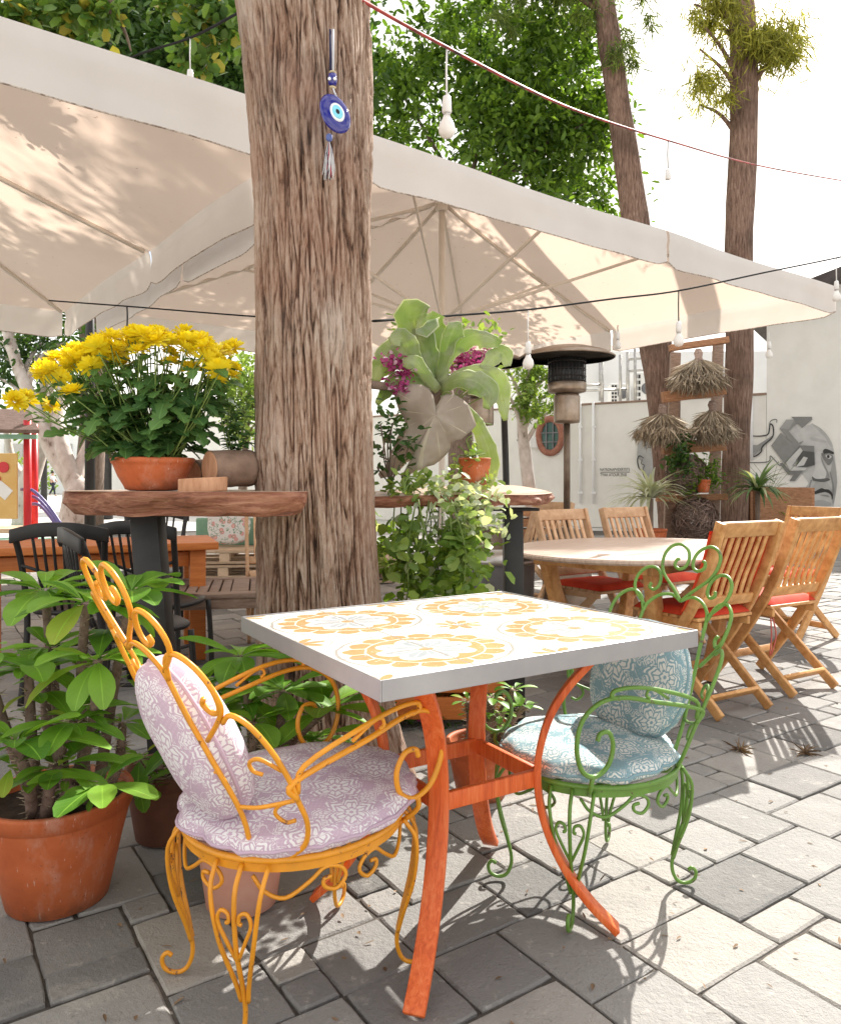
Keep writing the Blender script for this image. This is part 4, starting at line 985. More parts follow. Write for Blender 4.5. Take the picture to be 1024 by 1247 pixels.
def euphorbia(label,pc,pr,matpot,stems,seed,L=.14,group='crown of thorns plants in pots'):
    rs=random.Random(seed); pc=Vector(pc); root=thing('potted_euphorbia',label,'potted plant',pc,0,group)
    rt,rb,h=pr; pot(root,pc,rt,rb,h,matpot)
    st=MB(); th=MB(); lf=MB()
    for (tip,n,ll) in stems:
        tip=Vector(tip); a=rs.random()*6.28; b=pc+Vector((math.cos(a)*rt*.4,math.sin(a)*rt*.4,h-.05)); b=b*.6+Vector((tip.x,tip.y,h-.05))*.4 if (Vector((tip.x,tip.y,0))-Vector((pc.x,pc.y,0))).length<rt*1.4 else b
        mid=(b+tip)/2+Vector((rs.uniform(-.03,.03),rs.uniform(-.03,.03),rs.uniform(.0,.03)))
        spiny(st,th,[b,mid,tip],.017,rs); rosette(lf,tip,n,L*ll,rs)
        for q in range(2): 
            t=rs.uniform(.45,.85); p=b*(1-t)+tip*t; rosette(lf,p+Vector((rs.uniform(-.03,.03),rs.uniform(-.03,.03),0)),3,L*ll*.7,rs,.3)
    part('stems',st,[MT['spiny'],MT['straw']],root); part('leaves',lf,MT['lf_euph'],root)
p1=Vector((-.975,2.045,0))
S=[W(160,722,2.05),W(105,735,1.95),W(120,805,1.90),W(35,815,1.95),W(55,720,2.15),W(20,905,1.80),W(90,880,1.88),W(150,880,2.1),W(-20,800,1.9),W(125,955,1.83),W(60,790,2.1),W(70,935,1.85)]
euphorbia('big thorny plant in a terracotta pot at the left edge, left of the yellow chair',p1,(.190,.128,.285),MT['terracotta'],[(s,14 if i<6 else 9,1.0 if i<6 else .85) for i,s in enumerate(S)],3,.185)
p2=Vector((-.475,2.02,0))
S=[W(292,800,2.28),W(345,842,2.15),W(240,838,2.3),W(395,865,2.12),W(310,880,2.05),W(385,900,2.2),W(255,890,2.2),W(300,850,2.35)]
euphorbia('thorny plant in a faded pink pot behind the yellow chair, before the trunk',p2,(.125,.092,.235),MT['pinkpot'],[(s,13 if i<4 else 9,1.0) for i,s in enumerate(S)],8,.185)
p3=Vector((-.80,2.40,0))
S=[W(170,925,2.25),W(170,960,2.2)]
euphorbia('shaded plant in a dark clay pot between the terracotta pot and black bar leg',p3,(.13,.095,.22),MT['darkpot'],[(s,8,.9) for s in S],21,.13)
p4=Vector((.215,2.70,0))
S=[W(570,855,2.72),W(598,850,2.68),W(625,840,2.75),W(608,870,2.65),W(638,860,2.70),W(588,830,2.8)]
euphorbia('bright leafy plant in a terracotta pot under the far side of the tiled table',p4,(.125,.085,.20),MT['terracotta'],[(s,8,.6) for s in S],33,.12)

# chrysanthemum bowl on the left slab
def lobed(mb,base,d,up,L,Wd,rn,droop):
    d=Vector(d).normalized(); up=Vector(up); up=(up-d*up.dot(d)).normalized(); s=d.cross(up)
    half=[(.0,.02),(.18,.05),(.24,.30),(.36,.34),(.42,.20),(.52,.46),(.66,.46),(.68,.24),(.80,.34),(.90,.26),(1.0,.0)]
    def p(t,w): return Vector(base)+d*(t*L)+s*(w*Wd)-up*(droop*L*t*t)+up*(.25*abs(w)*Wd)
    for g in (-1,1):
        vs=[p(t,0) for t,_ in half]+[p(t,g*w) for t,w in half]; n=len(half); ps=[(0,t,rn) for t,_ in half]+[(g*w*2,t,rn) for t,w in half]
        fs=[(i,i+1,n+i+1,n+i) if g<0 else (n+i,n+i+1,i+1,i) for i in range(n-1)]; mb.add(vs,fs,0,rn,ps)
def mum():
    rs=random.Random(4); c=W(187,597,2.72); root=thing('potted_chrysanthemum','yellow flowering chrysanthemum in a low terracotta bowl on the left slab bar','potted plant',c)
    mb=MB(); r=.142
    mb.lathe([(.082,0),(.095,.004),(.098,.012),(.120,.05),(.134,.085),(.138,.094),(.143,.098),(.145,.112),(.140,.116),(.130,.112),(.126,.095),(0,.09)],c,40); part('pot',mb,MT['terracotta'],root)
    st=MB(); lf=MB(); heads=[]
    top=[]
    for k in range(170):
        px=rs.uniform(38,290); py=rs.uniform(405,468); 
        arch=402+ ((px-190)/140)**2*42
        py=arch+abs(rs.gauss(0,1))*17+rs.uniform(0,8); Y=2.72+rs.uniform(-.20,.24)
        if px<75 and rs.random()<.4: px-=rs.uniform(5,38); py+=rs.uniform(0,24)
        if px>262: py+=rs.uniform(0,32)
        top.append(W(px,py,Y))
    heads=[]
    for p in sorted(top,key=lambda v:v.y):
        if all((p-q).length>.027 for q in heads): heads.append(p)
    heads=heads[:98]
    for h in heads:
        b=c+Vector((rs.uniform(-.08,.08),rs.uniform(-.08,.08),.09)); m=b*.45+h*.55+Vector((rs.uniform(-.02,.02),rs.uniform(-.02,.02),-.03)); P=spl([b,m,h-Vector((0,0,.012))],5); st.tube(P,[.0032-.0001*i for i in range(len(P))],5)
    for k in range(640):
        h=rs.choice(heads); t=rs.uniform(.02,.90)**.78; b=c+Vector((rs.uniform(-.09,.09),rs.uniform(-.09,.09),.125)); p=b*(1-t)+(h+Vector((0,0,-.03)))*t+Vector((rs.gauss(0,.022),rs.gauss(0,.022),rs.gauss(0,.016)))
        o=(p-c); a=math.atan2(o.y,o.x)+rs.gauss(0,.8); el=rs.uniform(-.55,.45); d=Vector((math.cos(a)*math.cos(el),math.sin(a)*math.cos(el),math.sin(el))); l=rs.uniform(.06,.105)*(1.0 if t<.65 else .7)
        lobed(lf,p,d,Vector((rs.gauss(0,.3),rs.gauss(0,.3)-.25,1)),l,l*.85,rs.random()*.84,rs.uniform(.15,.5))
    part('stems',st,MT['stemgreen'],root); part('leaves',lf,MT['lf_mum'],root)
    vars_=[]
    for v in range(5):
        n=60; P=[];D=[];Nn=[];L=[]
        for k in range(n):
            f=k/n; el=1.45-1.75*f+rng.normal()*.12; a=k*2.39996+v
            d=[math.cos(a)*math.cos(el),math.sin(a)*math.cos(el),math.sin(el)]; D.append(d); P.append([d[0]*.004,d[1]*.004,.002]); Nn.append([-math.cos(a)*math.sin(el),-math.sin(a)*math.sin(el),math.cos(el)]); L.append(.013+.013*min(1,f*1.6))
        vars_.append(cloud('flower',np.array(P),np.array(D),np.array(Nn),np.array(L),.0085,.3,-.15,round_=1.0)); vars_[-1].materials.append(MT['petal'])
    for i,h in enumerate(heads):
        o=bpy.data.objects.new('flower',vars_[i%5]); COL.objects.link(o); o.parent=root; o.location=h-c
        out=(h-c); o.rotation_euler=(rs.gauss(-.15,.35)+.35*(-out.y)/.2*.6,rs.gauss(0,.3)+out.x*1.6,rs.random()*6); sc=rs.uniform(1.25,1.75); o.scale=(sc,sc,sc)
mum()
def log(a,b,r,label):
    a=Vector(a);b=Vector(b); mb=MB(); d=(b-a); m=10
    P=[a+d*(i/m) for i in range(m+1)]; mb.tube(P,[r*(1+.06*noise.noise(Vector((i*.7,r*9,a.x*5)))) for i in range(m+1)],22)
    o=solo('cut_log',mb,MT['logbark'],label,'log',loc=a)
    for p,q in ((a,-1),(b,1)):
        e=MB().tube([p+d.normalized()*q*(-.002),p+d.normalized()*q*.004],r*.93,22); part('end_grain',e,MT['cutwood'],o,False)
log(W(232,577,2.86)+Vector((0,.0,.0)),W(262,577,3.0),.054,'short bark covered log lying behind the wood slice, beside the terracotta bowl')
log(W(256,571,2.66),W(306,570,2.76),.066,'short round log lying against the trunk on the left slab bar')
sl=MB(); a=W(247,592,2.55); n=26
prof=[]
vs=[]; 
for z in (-.024,.024):
    for k in range(n):
        t=2*PI*k/n; rr=1+.09*noise.noise(Vector((math.cos(t)*2,math.sin(t)*2,z*3))); vs.append(a+Vector((math.cos(t)*.082*rr,math.sin(t)*.05*rr,z+.004+(math.cos(t)*.004))))
sl.add(vs,[tuple(range(n-1,-1,-1)),tuple(range(n,2*n))]+[(k,(k+1)%n,n+(k+1)%n,n+k) for k in range(n)])
solo('wood_slice',sl,MT['cutwood'],'reddish sawn wood slice lying at the front of the left slab bar','wood slice',smooth=False,bevel=.004,loc=a)
def sprig():
    rs=random.Random(9); c=W(287,560,2.78); root=thing('young_shrub','small leafy green shoot growing beside the logs against the trunk','plant',c); st=MB(); lf=MB()
    for k in range(9):
        t=W(rs.uniform(255,312),rs.uniform(470,530),2.78+rs.uniform(-.06,.1)); P=spl([c+Vector((rs.uniform(-.02,.02),0,-.03)),(c+t)/2+Vector((rs.uniform(-.02,.02),0,0)),t],5); st.tube(P,.0022,5)
        for p in P[3:]:
            for q in range(2):
                d=Vector((rs.gauss(0,1),rs.gauss(0,.7),rs.uniform(-.3,.6))).normalized(); l=rs.uniform(.03,.05); lf.leaf(p,d,(0,-.3,1),l,l*.55,.4,.2,4,0,rs.random(),'ovate')
    part('stems',st,MT['stemgreen'],root); part('leaves',lf,MT['lf_mum'],root)
sprig()

# staghorn fern on the right of the trunk
def sheet(mb,cl,wl,nrm,rn,ruf=.10,curl=.2,nx=10,mi=0,lob=0):
    """frond sheet along a centre line with half widths (left,right)"""
    P=spl(cl,5); n=len(P); m=len(wl); vs=[];ps=[]; nrm=Vector(nrm).normalized(); ph=rn*20
    for i,p in enumerate(P):
        t=i/(n-1); k=min(int(t*(m-1)),m-2); f=t*(m-1)-k; wL=wl[k][0]*(1-f)+wl[k+1][0]*f; wR=wl[k][1]*(1-f)+wl[k+1][1]*f
        d=(P[min(i+1,n-1)]-P[max(i-1,0)]).normalized(); s=d.cross(nrm).normalized(); u=s.cross(d)
        for j in range(-nx,nx+1):
            a=j/nx; w=(wR if a>0 else wL)*abs(a); ed=abs(a)**2
            w*=1+lob*(math.sin(t*15+ph+(2 if a>0 else 0))+.5*math.sin(t*37+ph*2)+.35*math.sin(t*71+ph))*abs(a)
            z=ruf*max(wL,wR)*math.sin(t*11+ph+a*2.5)*ed-curl*w*ed+.02*max(wL,wR)*math.sin(j*1.9)
            vs.append(p+s*(w*(1 if a>0 else -1))+u*z); ps.append((a,t,rn))
    q=2*nx+1; fs=[(i*q+j,i*q+j+1,(i+1)*q+j+1,(i+1)*q+j) for i in range(n-1) for j in range(q-1)]
    mb.add(vs,fs,mi,rn,ps)
def staghorn():
    rs=random.Random(6); o=W(530,470,3.33); root=thing('staghorn_fern','large staghorn fern with grey green antler fronds hung right of the big trunk','fern',o)
    Y=3.30
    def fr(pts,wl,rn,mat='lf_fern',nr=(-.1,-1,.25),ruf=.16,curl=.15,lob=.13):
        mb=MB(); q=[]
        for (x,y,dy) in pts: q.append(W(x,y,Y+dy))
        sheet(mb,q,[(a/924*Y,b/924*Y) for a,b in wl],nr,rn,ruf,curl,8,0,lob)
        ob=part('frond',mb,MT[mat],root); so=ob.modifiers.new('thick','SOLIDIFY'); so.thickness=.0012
    # big old shield frond hanging in front
    ol=[(230,490),(280,462),(330,450),(385,455),(425,475),(450,520),(462,575),(480,560),(500,520),(530,508),(570,512),(612,535),(645,565),(668,615),(692,682),(664,716),(640,735),(610,762),(575,768),(550,782),(545,815),(525,845),(490,880),(455,905),(410,918),(380,935),(350,942),(318,962),(290,962),(285,948),(308,915),(325,895),(340,862),(330,830),(302,800),(268,792),(282,755),(292,730),(300,690),(285,645),(258,600),(240,545)]
    mb=MB(); vs=[];ps=[]; nr=9; k=len(ol)
    for q in range(nr+1):
        f=q/nr
        for i_,(x,y) in enumerate(ol):
            X=462+(x-462)*f; Yy=625+(y-625)*f; a=math.atan2(y-625,x-462); px,py=430+X/4.62,370+Yy/4.62
            dep=-.17+.05*f*f+.008*f*math.sin(a*5+1)+.030*f*noise.noise(Vector((X*.012,Yy*.012,2)))-.03*max(0,(Yy-650)/300)
            vs.append(W(px,py,Y+dep)); ps.append((math.sin(a*7+f*1.2),f,.3))
    fs=[(q*k+i_,q*k+(i_+1)%k,(q+1)*k+(i_+1)%k,(q+1)*k+i_) for q in range(nr) for i_ in range(k)]
    mb.add(vs,[tuple(reversed(f)) for f in fs],0,.3,ps); ob=part('shield_frond',mb,MT['lf_oldfern'],root); so=ob.modifiers.new('thick','SOLIDIFY'); so.thickness=.0015
    fr([(500,520,.0),(492,548,-.04),(478,568,-.02),(462,580,0)],[(18,12),(14,12),(9,9),(4,4)],.15,'lf_oldfern')
    # upright and arching antler fronds
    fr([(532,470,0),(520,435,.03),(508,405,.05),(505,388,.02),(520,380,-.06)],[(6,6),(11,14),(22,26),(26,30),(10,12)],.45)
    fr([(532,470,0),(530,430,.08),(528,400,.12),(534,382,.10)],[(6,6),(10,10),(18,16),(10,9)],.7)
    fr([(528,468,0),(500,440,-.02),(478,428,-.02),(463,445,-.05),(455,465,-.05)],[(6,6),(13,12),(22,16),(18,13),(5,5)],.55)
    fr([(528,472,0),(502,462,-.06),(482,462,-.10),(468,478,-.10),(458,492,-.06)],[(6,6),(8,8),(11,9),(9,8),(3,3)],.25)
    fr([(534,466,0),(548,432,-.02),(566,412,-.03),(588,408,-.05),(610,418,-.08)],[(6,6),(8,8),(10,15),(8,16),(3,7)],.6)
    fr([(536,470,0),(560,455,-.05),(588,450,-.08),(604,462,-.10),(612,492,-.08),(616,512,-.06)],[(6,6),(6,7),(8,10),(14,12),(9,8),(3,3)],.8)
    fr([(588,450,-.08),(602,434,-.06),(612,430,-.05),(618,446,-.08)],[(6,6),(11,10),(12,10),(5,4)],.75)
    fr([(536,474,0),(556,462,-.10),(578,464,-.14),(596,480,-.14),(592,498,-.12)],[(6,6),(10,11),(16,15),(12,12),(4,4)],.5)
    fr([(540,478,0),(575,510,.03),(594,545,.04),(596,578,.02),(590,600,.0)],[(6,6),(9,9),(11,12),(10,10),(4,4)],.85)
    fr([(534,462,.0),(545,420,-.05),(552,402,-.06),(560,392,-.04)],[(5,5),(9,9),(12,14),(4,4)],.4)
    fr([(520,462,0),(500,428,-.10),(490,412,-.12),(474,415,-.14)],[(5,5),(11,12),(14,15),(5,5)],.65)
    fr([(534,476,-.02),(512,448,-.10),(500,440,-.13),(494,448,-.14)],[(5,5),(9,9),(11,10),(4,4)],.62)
    mb=MB(); mb.lathe([(0,-.12),(.06,-.09),(.085,0),(.06,.09),(0,.12)],o+Vector((0,.07,-.03)),14,wob=.2); part('root_ball',mb,MT['straw2'],root)
    part('hanger',MB().beam(o+Vector((-.36,-.30,-.02)),o+Vector((0,.08,-.02)),.03,.03),MT['branch'],root)
staghorn()
def cloudplant(name,label,cat,base,pts,n,L,asp,mat,seed,spread,up=.6,stems=True,group=None,droop=.2,rt=None,stemmat='stemgreen',pn='leaves',orient=None):
    base=Vector(base); root=rt or thing(name,label,cat,base,0,group)
    C=np.array([tuple(p) for p in pts]); idx=rng.integers(0,len(C),n); P=C[idx]+rng.normal(size=(n,3))*np.array(spread)
    D=unit(n); D[:,2]=D[:,2]*.7+ (orient if orient is not None else .1); N=unit(n)*.7+[0,-.25,up]
    l=rng.uniform(L*.65,L*1.25,n); me=cloud(pn,P,D,N,l,l*asp,.25,droop,origin=base,round_=1.0)
    part(pn,me,MT[mat],root,local=True)
    if stems:
        st=MB(); 
        for p in pts: st.tube(spl([base,(base+Vector(p))/2+Vector((random.uniform(-.03,.03),random.uniform(-.03,.03),.03)),Vector(p)],4),.003,5)
        part('stems',st,MT[stemmat],root)
    return root
def px_pts(boxes,Y,n,dy=.15):
    out=[]
    for k in range(n):
        x0,y0,x1,y1=random.choice(boxes); out.append(W(random.uniform(x0,x1),random.uniform(y0,y1),Y+random.uniform(-dy,dy)))
    return out
# trailing plant under the right slab bar
iv=thing('trailing_plant','bushy trailing green plant cascading from the right slab bar beside the trunk','plant',W(540,640,3.05))
cloudplant(None,None,None,W(540,610,3.05),px_pts([(475,615,588,650),(480,640,588,700),(495,690,580,725)],3.08,30,.14),880,.050,.72,'lf_ivy',1,(.05,.07,.05),.6,False,droop=.3,rt=iv)
cloudplant(None,None,None,W(540,640,3.05),px_pts([(470,640,500,700),(540,650,592,715)],3.0,14,.10),300,.058,.60,'lf_pale',1,(.04,.05,.06),.6,False,droop=.3,rt=iv,pn='young_leaves')
vn=MB()
for k in range(26):
    a=W(random.uniform(480,590),608,3.0+random.uniform(-.1,.12)); b=a+Vector((random.uniform(-.06,.06),random.uniform(-.06,.03),-random.uniform(.2,.42))); vn.tube(spl([a,(a+b)/2+Vector((random.uniform(-.04,.04),-.03,0)),b],5),.0028,5)
part('vines',vn,MT['stemgreen'],iv)
va=thing('variegated_creeper','white variegated creeper spilling over the front edge of the right slab bar','plant',W(555,600,2.9))
cloudplant(None,None,None,W(555,600,2.9),px_pts([(515,595,585,640),(570,608,606,655)],2.97,20,.08),270,.040,.55,'lf_varieg',2,(.04,.04,.04),.6,False,droop=.3,rt=va)
cloudplant('low_green_plant','low fleshy green plant on the right slab bar, next to the trunk','plant',W(492,600,2.92),px_pts([(465,580,520,600)],3.0,8,.05),90,.045,.6,'lf_pale',3,(.03,.03,.02),.7,True)
cloudplant('tangled_root_plant','dark tangle of dry stems and leaves between the trunk and the hanging fern','plant',W(475,590,3.05),px_pts([(458,500,500,590)],3.06,12,.06),150,.04,.5,'lf_dark',3,(.03,.03,.05),.6,True,stemmat='branch')
def redpot():
    c=W(578,591,3.2); root=thing('potted_herb','bright green herb in a small red clay pot on the right slab bar','potted plant',c); pot(root,c,.068,.052,.115,MT['terracotta'],.02)
    cloudplant(None,None,None,c+Vector((0,0,.1)),px_pts([(552,530,592,566)],3.2,9,.05),190,.034,.6,'lf_pale',3,(.025,.025,.022),.7,True,rt=root)
redpot()
def magenta():
    c=W(530,470,3.55); root=thing('magenta_flowering_plant','magenta and white flower clusters showing behind the staghorn fern','flowering plant',c)
    for YB,b in ((3.43,[(545,430,595,455)]),(3.22,[(470,438,500,474)])):
        cloudplant(None,None,None,c,px_pts(b,YB,12,.05),420,.022,.75,'magenta',3,(.018,.02,.014),.5,False,rt=root,pn='blossoms')
    cloudplant(None,None,None,c+Vector((0,0,-.2)),px_pts([(480,450,600,520)],3.55,14,.06),220,.045,.5,'lf_pale',3,(.04,.03,.03),.6,True,rt=root)
magenta()
# wooden planter with small flowers behind the table, right of the trunk
def crate():
    c=Vector((.06,3.55,0)); root=thing('planter_box','orange wooden planter box with small flowers between the trunk and the tiled table','planter',c)
    for z in (.10,.22,.34):
        for (p,q) in (((-.30,-.15,z),(.34,-.15,z)),((-.30,.15,z),(.34,.15,z)),((-.30,-.15,z),(-.30,.15,z)),((.34,-.15,z),(.34,.15,z))):
            part('board',MB().beam(c+Vector(p),c+Vector(q),.02,.10),MT['orangewood'],root,bevel=.003)
    for sx in (-.29,.33):
        for sy in (-.14,.14): part('post',MB().box(c+Vector((sx,sy,.2)),(.04,.04,.4)),MT['orangewood'],root,bevel=.003)
    part('soil',MB().box(c+Vector((.02,0,.35)),(.6,.27,.04)),MT['soil'],root)
    cloudplant(None,None,None,c+Vector((0,0,.36)),[c+Vector((random.uniform(-.26,.28),random.uniform(-.13,.06),random.uniform(.38,.48))) for _ in range(20)],300,.04,.5,'lf_dark',3,(.04,.04,.03),.7,True,rt=root)
    cloudplant(None,None,None,c+Vector((0,0,.36)),[c+Vector((-.24,-.13,.48)),c+Vector((-.13,-.13,.45))],60,.022,.8,'magenta',3,(.02,.015,.012),.7,False,rt=root,pn='blossoms')
crate()
# ---------------------------------------------------------------- furniture on the left
def cross_chair(loc,face,label):
    root=thing('bistro_chair',label,'chair',loc,R(face),'black bistro chairs round the orange table'); m=MT['black']
    for g in (-1,1):
        part('rear_leg',MB().tube(spl([(-.235,g*.205,0),(-.20,g*.195,.25),(-.195,g*.19,.46),(-.235,g*.20,.70),(-.285,g*.215,.86)],5),.016,8),m,root,local=True)
        part('front_leg',MB().tube(spl([(.205,g*.195,0),(.195,g*.19,.25),(.185,g*.18,.44)],4),.015,8),m,root,local=True)
    st=MB(); n=24; prof=[(0,.440),(.94,.440),(1,.447),(1,.462),(.95,.468),(0,.462)]
    vs=[]
    for r,z in prof:
        for k in range(n):
            t=2*PI*k/n; e=(abs(math.cos(t))**3+abs(math.sin(t))**3)**(-1/3); vs.append((.215*r*e*math.cos(t),.21*r*e*math.sin(t),z))
    st.add(vs,[(i*n+k,i*n+(k+1)%n,(i+1)*n+(k+1)%n,(i+1)*n+k) for i in range(5) for k in range(n)]); part('seat',st,m,root,local=True)
    top=spl([(-.285,-.235,.845),(-.315,-.10,.875),(-.320,0,.88),(-.315,.10,.875),(-.285,.235,.845)],6)
    part('top_rail',MB().sweep(top,.026,.062,(0,0,1)) if False else MB().sweep(top,.070,.022,(0,0,1)),m,root,bevel=.006,local=True)
    for k in range(6):
        y=-.125+.05*k; part('spindle',MB().tube(spl([(-.308+abs(y)*.1,y,.85),(-.265,y*.86,.66),(-.20,y*.72,.47)],4),.0075,6),m,root,local=True)
    for g in (-1,1): part('cross_brace',MB().tube(spl([(-.20,g*.19,.55),(-.235,0,.63),(-.25,-g*.195,.70)],5),.009,6),m,root,local=True)
    part('stretcher_ring',MB().tube([(.165*math.cos(a),.165*math.sin(a),.22) for a in np.linspace(0,2*PI,24,endpoint=False)],.009,6,closed=True),m,root,local=True)
    return root
bc=cross_chair((-1.80,4.02,0),95,'black bistro chair with spindle back at the left edge, nearest to the camera')
dup(bc,(-1.42,4.18,0),R(80),'black bistro chair behind the black steel bar leg, pushed in at the orange table')
dup(bc,(-1.95,5.45,0),R(-82),'black bistro chair on the far side of the orange table, only its top rail showing')
dup(bc,(-1.30,3.50,0),R(35),'dark chair half hidden behind the thorny plant, left of the black bar leg')
def orange_table():
    a,b=Vector((-2.55,4.25,0)),Vector((-1.33,4.72,0)); ex=(b-a).normalized(); ey=Vector((-ex.y,ex.x,0)); c=(a+b)/2+ey*.32; ang=math.atan2(ex.y,ex.x)
    root=thing('orange_table','orange stained timber table among the black chairs on the left','table',c,ang); L=1.45
    for k in range(5): part('top_board',MB().box((0,-.28+.14*k,.712),(L,.134,.045),rnd=random.random()),MT['orangewood'],root,bevel=.004,local=True)
    for sx in (-1,1):
        for sy in (-1,1): part('leg',MB().box((sx*(L/2-.12),sy*.25,.345),(.095,.095,.69)),MT['orangewood'],root,bevel=.004,local=True)
        part('end_rail',MB().box((sx*(L/2-.12),0,.63),(.04,.42,.09)),MT['orangewood'],root,bevel=.003,local=True)
    for sy in (-1,1): part('side_rail',MB().box((0,sy*.25,.63),(L-.34,.035,.09)),MT['orangewood'],root,bevel=.003,local=True)
orange_table()
def bench_table():
    c=Vector((-1.13,4.78,0)); root=thing('slatted_bench','low weathered grey brown slatted wooden table left of the big trunk','low table',c,R(12)); m=MT['greywood']; L,D,z=1.25,.78,.45
    for sy in (-1,1): part('long_rail',MB().box((0,sy*(D/2-.05),z),(L,.10,.028)),m,root,bevel=.003,local=True)
    for sx in (-1,0,1): part('cross_rail',MB().box((sx*(L/2-.05),0,z),(.10,D-.2,.028)),m,root,bevel=.003,local=True)
    for g in (-1,1):
        for k in range(7): part('slat',MB().box((g*.287+(-.2+.067*k),0,z),(.055,D-.2,.022),rnd=random.random()),m,root,bevel=.003,local=True)
    for sy in (-1,1): part('apron',MB().box((0,sy*(D/2-.02),z-.045),(L-.02,.022,.06)),m,root,bevel=.003,local=True)
    for sx in (-1,1):
        for sy in (-1,1): part('leg',MB().box((sx*(L/2-.06),sy*(D/2-.05),(z-.02)/2),(.05,.04,z-.02)),m,root,bevel=.003,local=True)
        part('brace',MB().beam((sx*(L/2-.06),-D/2+.08,.12),(sx*(L/2-.06),D/2-.08,.36),.03,.04),m,root,bevel=.003,local=True)
bench_table()
def pallet(c,rot,label):
    root=thing('pallet',label,'pallet',c,rot,'pallets used as lounge seats')
    for z in (.02,.125):
        for k in range(6 if z>.1 else 3):
            n=6 if z>.1 else 3; part('deck_board',MB().box((0,-.36+.72*k/(n-1),z),(1.2,.10,.022),rnd=random.random()),MT['palewood'],root,bevel=.002,local=True)
    for x in (-.55,0,.55):
        for y in (-.34,0,.34): part('block',MB().box((x,y,.072),(.10,.12,.085),rnd=random.random()),MT['palewood'],root,bevel=.003,local=True)
    return root
pl=pallet((-2.0,7.9,0),R(8),'lowest pale wooden pallet of the lounge stack behind the orange table')
dup(pl,(-2.02,7.92,.14),R(9),'middle pale wooden pallet of the lounge stack behind the orange table')
dup(pl,(-2.0,7.95,.28),R(7),'top pale wooden pallet carrying the floral pillow')
dup(pl,(-.95,8.5,0),R(14),'lower pallet right of the pillow stack, near the big trunk')
dup(pl,(-.93,8.52,.14),R(12),'upper pallet right of the pillow stack, near the big trunk')
dup(pl,(-2.6,9.6,0),R(3),'pale pallet on the ground farther back, left of the pillow')
back_cushion(Vector((-2.02,8.02,.665)),(1,.08,0),(0,.22,1),.44,.44,.14,MT['floral'],'white pillow with pink flower print standing on the pallets',2.8)
gp=MB(); gp.box((-1.7,8.3,.56),(1.5,.06,.30)); solo('green_seat_back',gp,MT['greenfloor'],'pale green padded back rest behind the floral pillow','back rest',bevel=.02)
bin_=thing('grey_bin','grey round waste bin behind the leg of the right slab bar','bin',(.50,4.7,0))
part('body',MB().lathe([(.17,0),(.19,.02),(.205,.60),(.21,.62),(.20,.62),(.19,.55),(0,.5)],(.50,4.7,0),28),MT['grey'],bin_)
part('lid',MB().lathe([(.215,.61),(.22,.63),(.215,.65),(.12,.68),(0,.685)],(.50,4.7,0),28),MT['galv'],bin_)

# ---------------------------------------------------------------- patio heaters
def heater(px,Y,label,s=1.0):
    x=(px-CX)/F*Y; c=Vector((x,Y,0)); root=thing('patio_heater',label,'patio heater',c,0,'gas patio heaters')
    part('base',MB().lathe([(.23,0),(.235,.01),(.235,.05),(.21,.07),(.20,.62),(.15,.70),(.03,.72)],c,28),MT['bronze'],root)
    part('pole',MB().tube([c+Vector((0,0,z)) for z in (.7,1.2,1.62)],.028,12),MT['bronze'],root)
    part('burner_can',MB().lathe([(.03,1.60),(.105,1.61),(.11,1.63),(.11,1.83),(.10,1.85),(.03,1.86)],c,24),MT['heatsteel'],root)
    sc=MB()
    for k in range(30):
        a=2*PI*k/30; sc.tube([c+Vector((.155*math.cos(a),.155*math.sin(a),1.90)),c+Vector((.155*math.cos(a),.155*math.sin(a),2.20))],.0045,4)
    for z in (1.90,1.96,2.0,2.06,2.12,2.18): sc.tube([c+Vector((.157*math.cos(a),.157*math.sin(a),z)) for a in np.linspace(0,2*PI,28,endpoint=False)],.0055,4,closed=True)
    part('emitter_screen',sc,MT['black'],root)
    part('emitter_core',MB().lathe([(.02,1.86),(.135,1.90),(.14,2.0),(.135,2.20),(.02,2.21)],c,24),MT['blackplastic'],root)
    part('collar',MB().lathe([(.10,1.855),(.155,1.87),(.162,1.89),(.162,1.945),(.155,1.95)],c,28),MT['heatsteel'],root)
    part('hood',MB().lathe([(.40*s,2.155),(.405*s,2.165),(.34*s,2.205),(.20*s,2.245),(.06*s,2.265),(0,2.27),(0,2.255),(.20*s,2.232),(.34*s,2.192),(.395*s,2.155)],c,40),MT['heatsteel'],root)
    return root
heater(690,6.45,'tall bronze gas patio heater standing before the cream wall')
heater(586,6.75,'second patio heater, mostly hidden behind the staghorn fern, only its hood edge showing')
pp=W(618,585,9.2); solo('thin_post',MB().tube([(pp.x,9.2,0),(pp.x-.02,9.2,1.2),(pp.x-.05,9.2,2.15)],.04,8),MT['black'],'thin dark post standing between the staghorn fern and the oval window','post')

# ---------------------------------------------------------------- wall, mural, building
P0=Vector((3.19,18.8,0)); wd=Vector((.836,-.549,0)); wn=Vector((-.549,-.836,0))
def wallt(px):
    k=(px-CX)/F; return (18.8*k-3.19)/(.836+.549*k)
def WP(px,py,off=.0):
    t=wallt(px); Y=18.8-.549*t; return P0+wd*t+Vector((0,0,H-(py-HY)/F*Y))+wn*off
def wall_piece(name,t0,t1,z0,z1,th,label,cat='wall'):
    a=P0+wd*t0; b=P0+wd*t1
    root=thing(name,label,cat,(a+b)/2,math.atan2(wd.y,wd.x)); L=t1-t0
    part('masonry',MB().box((0,th/2,(z0+z1)/2),(L,th,z1-z0)),MT['cream'],root,False,local=True)
    return root
tb=wallt(933)
w=wall_piece('garden_wall',-16,tb-.004,0,2.93,.25,'low cream rendered garden wall carrying the mural behind the wooden chairs')
cp=MB(); cp.box((0,.125,2.955),(tb+16,.31,.05)); part('coping',cp,MT['greywood'],w,False,bevel=.01,local=True)
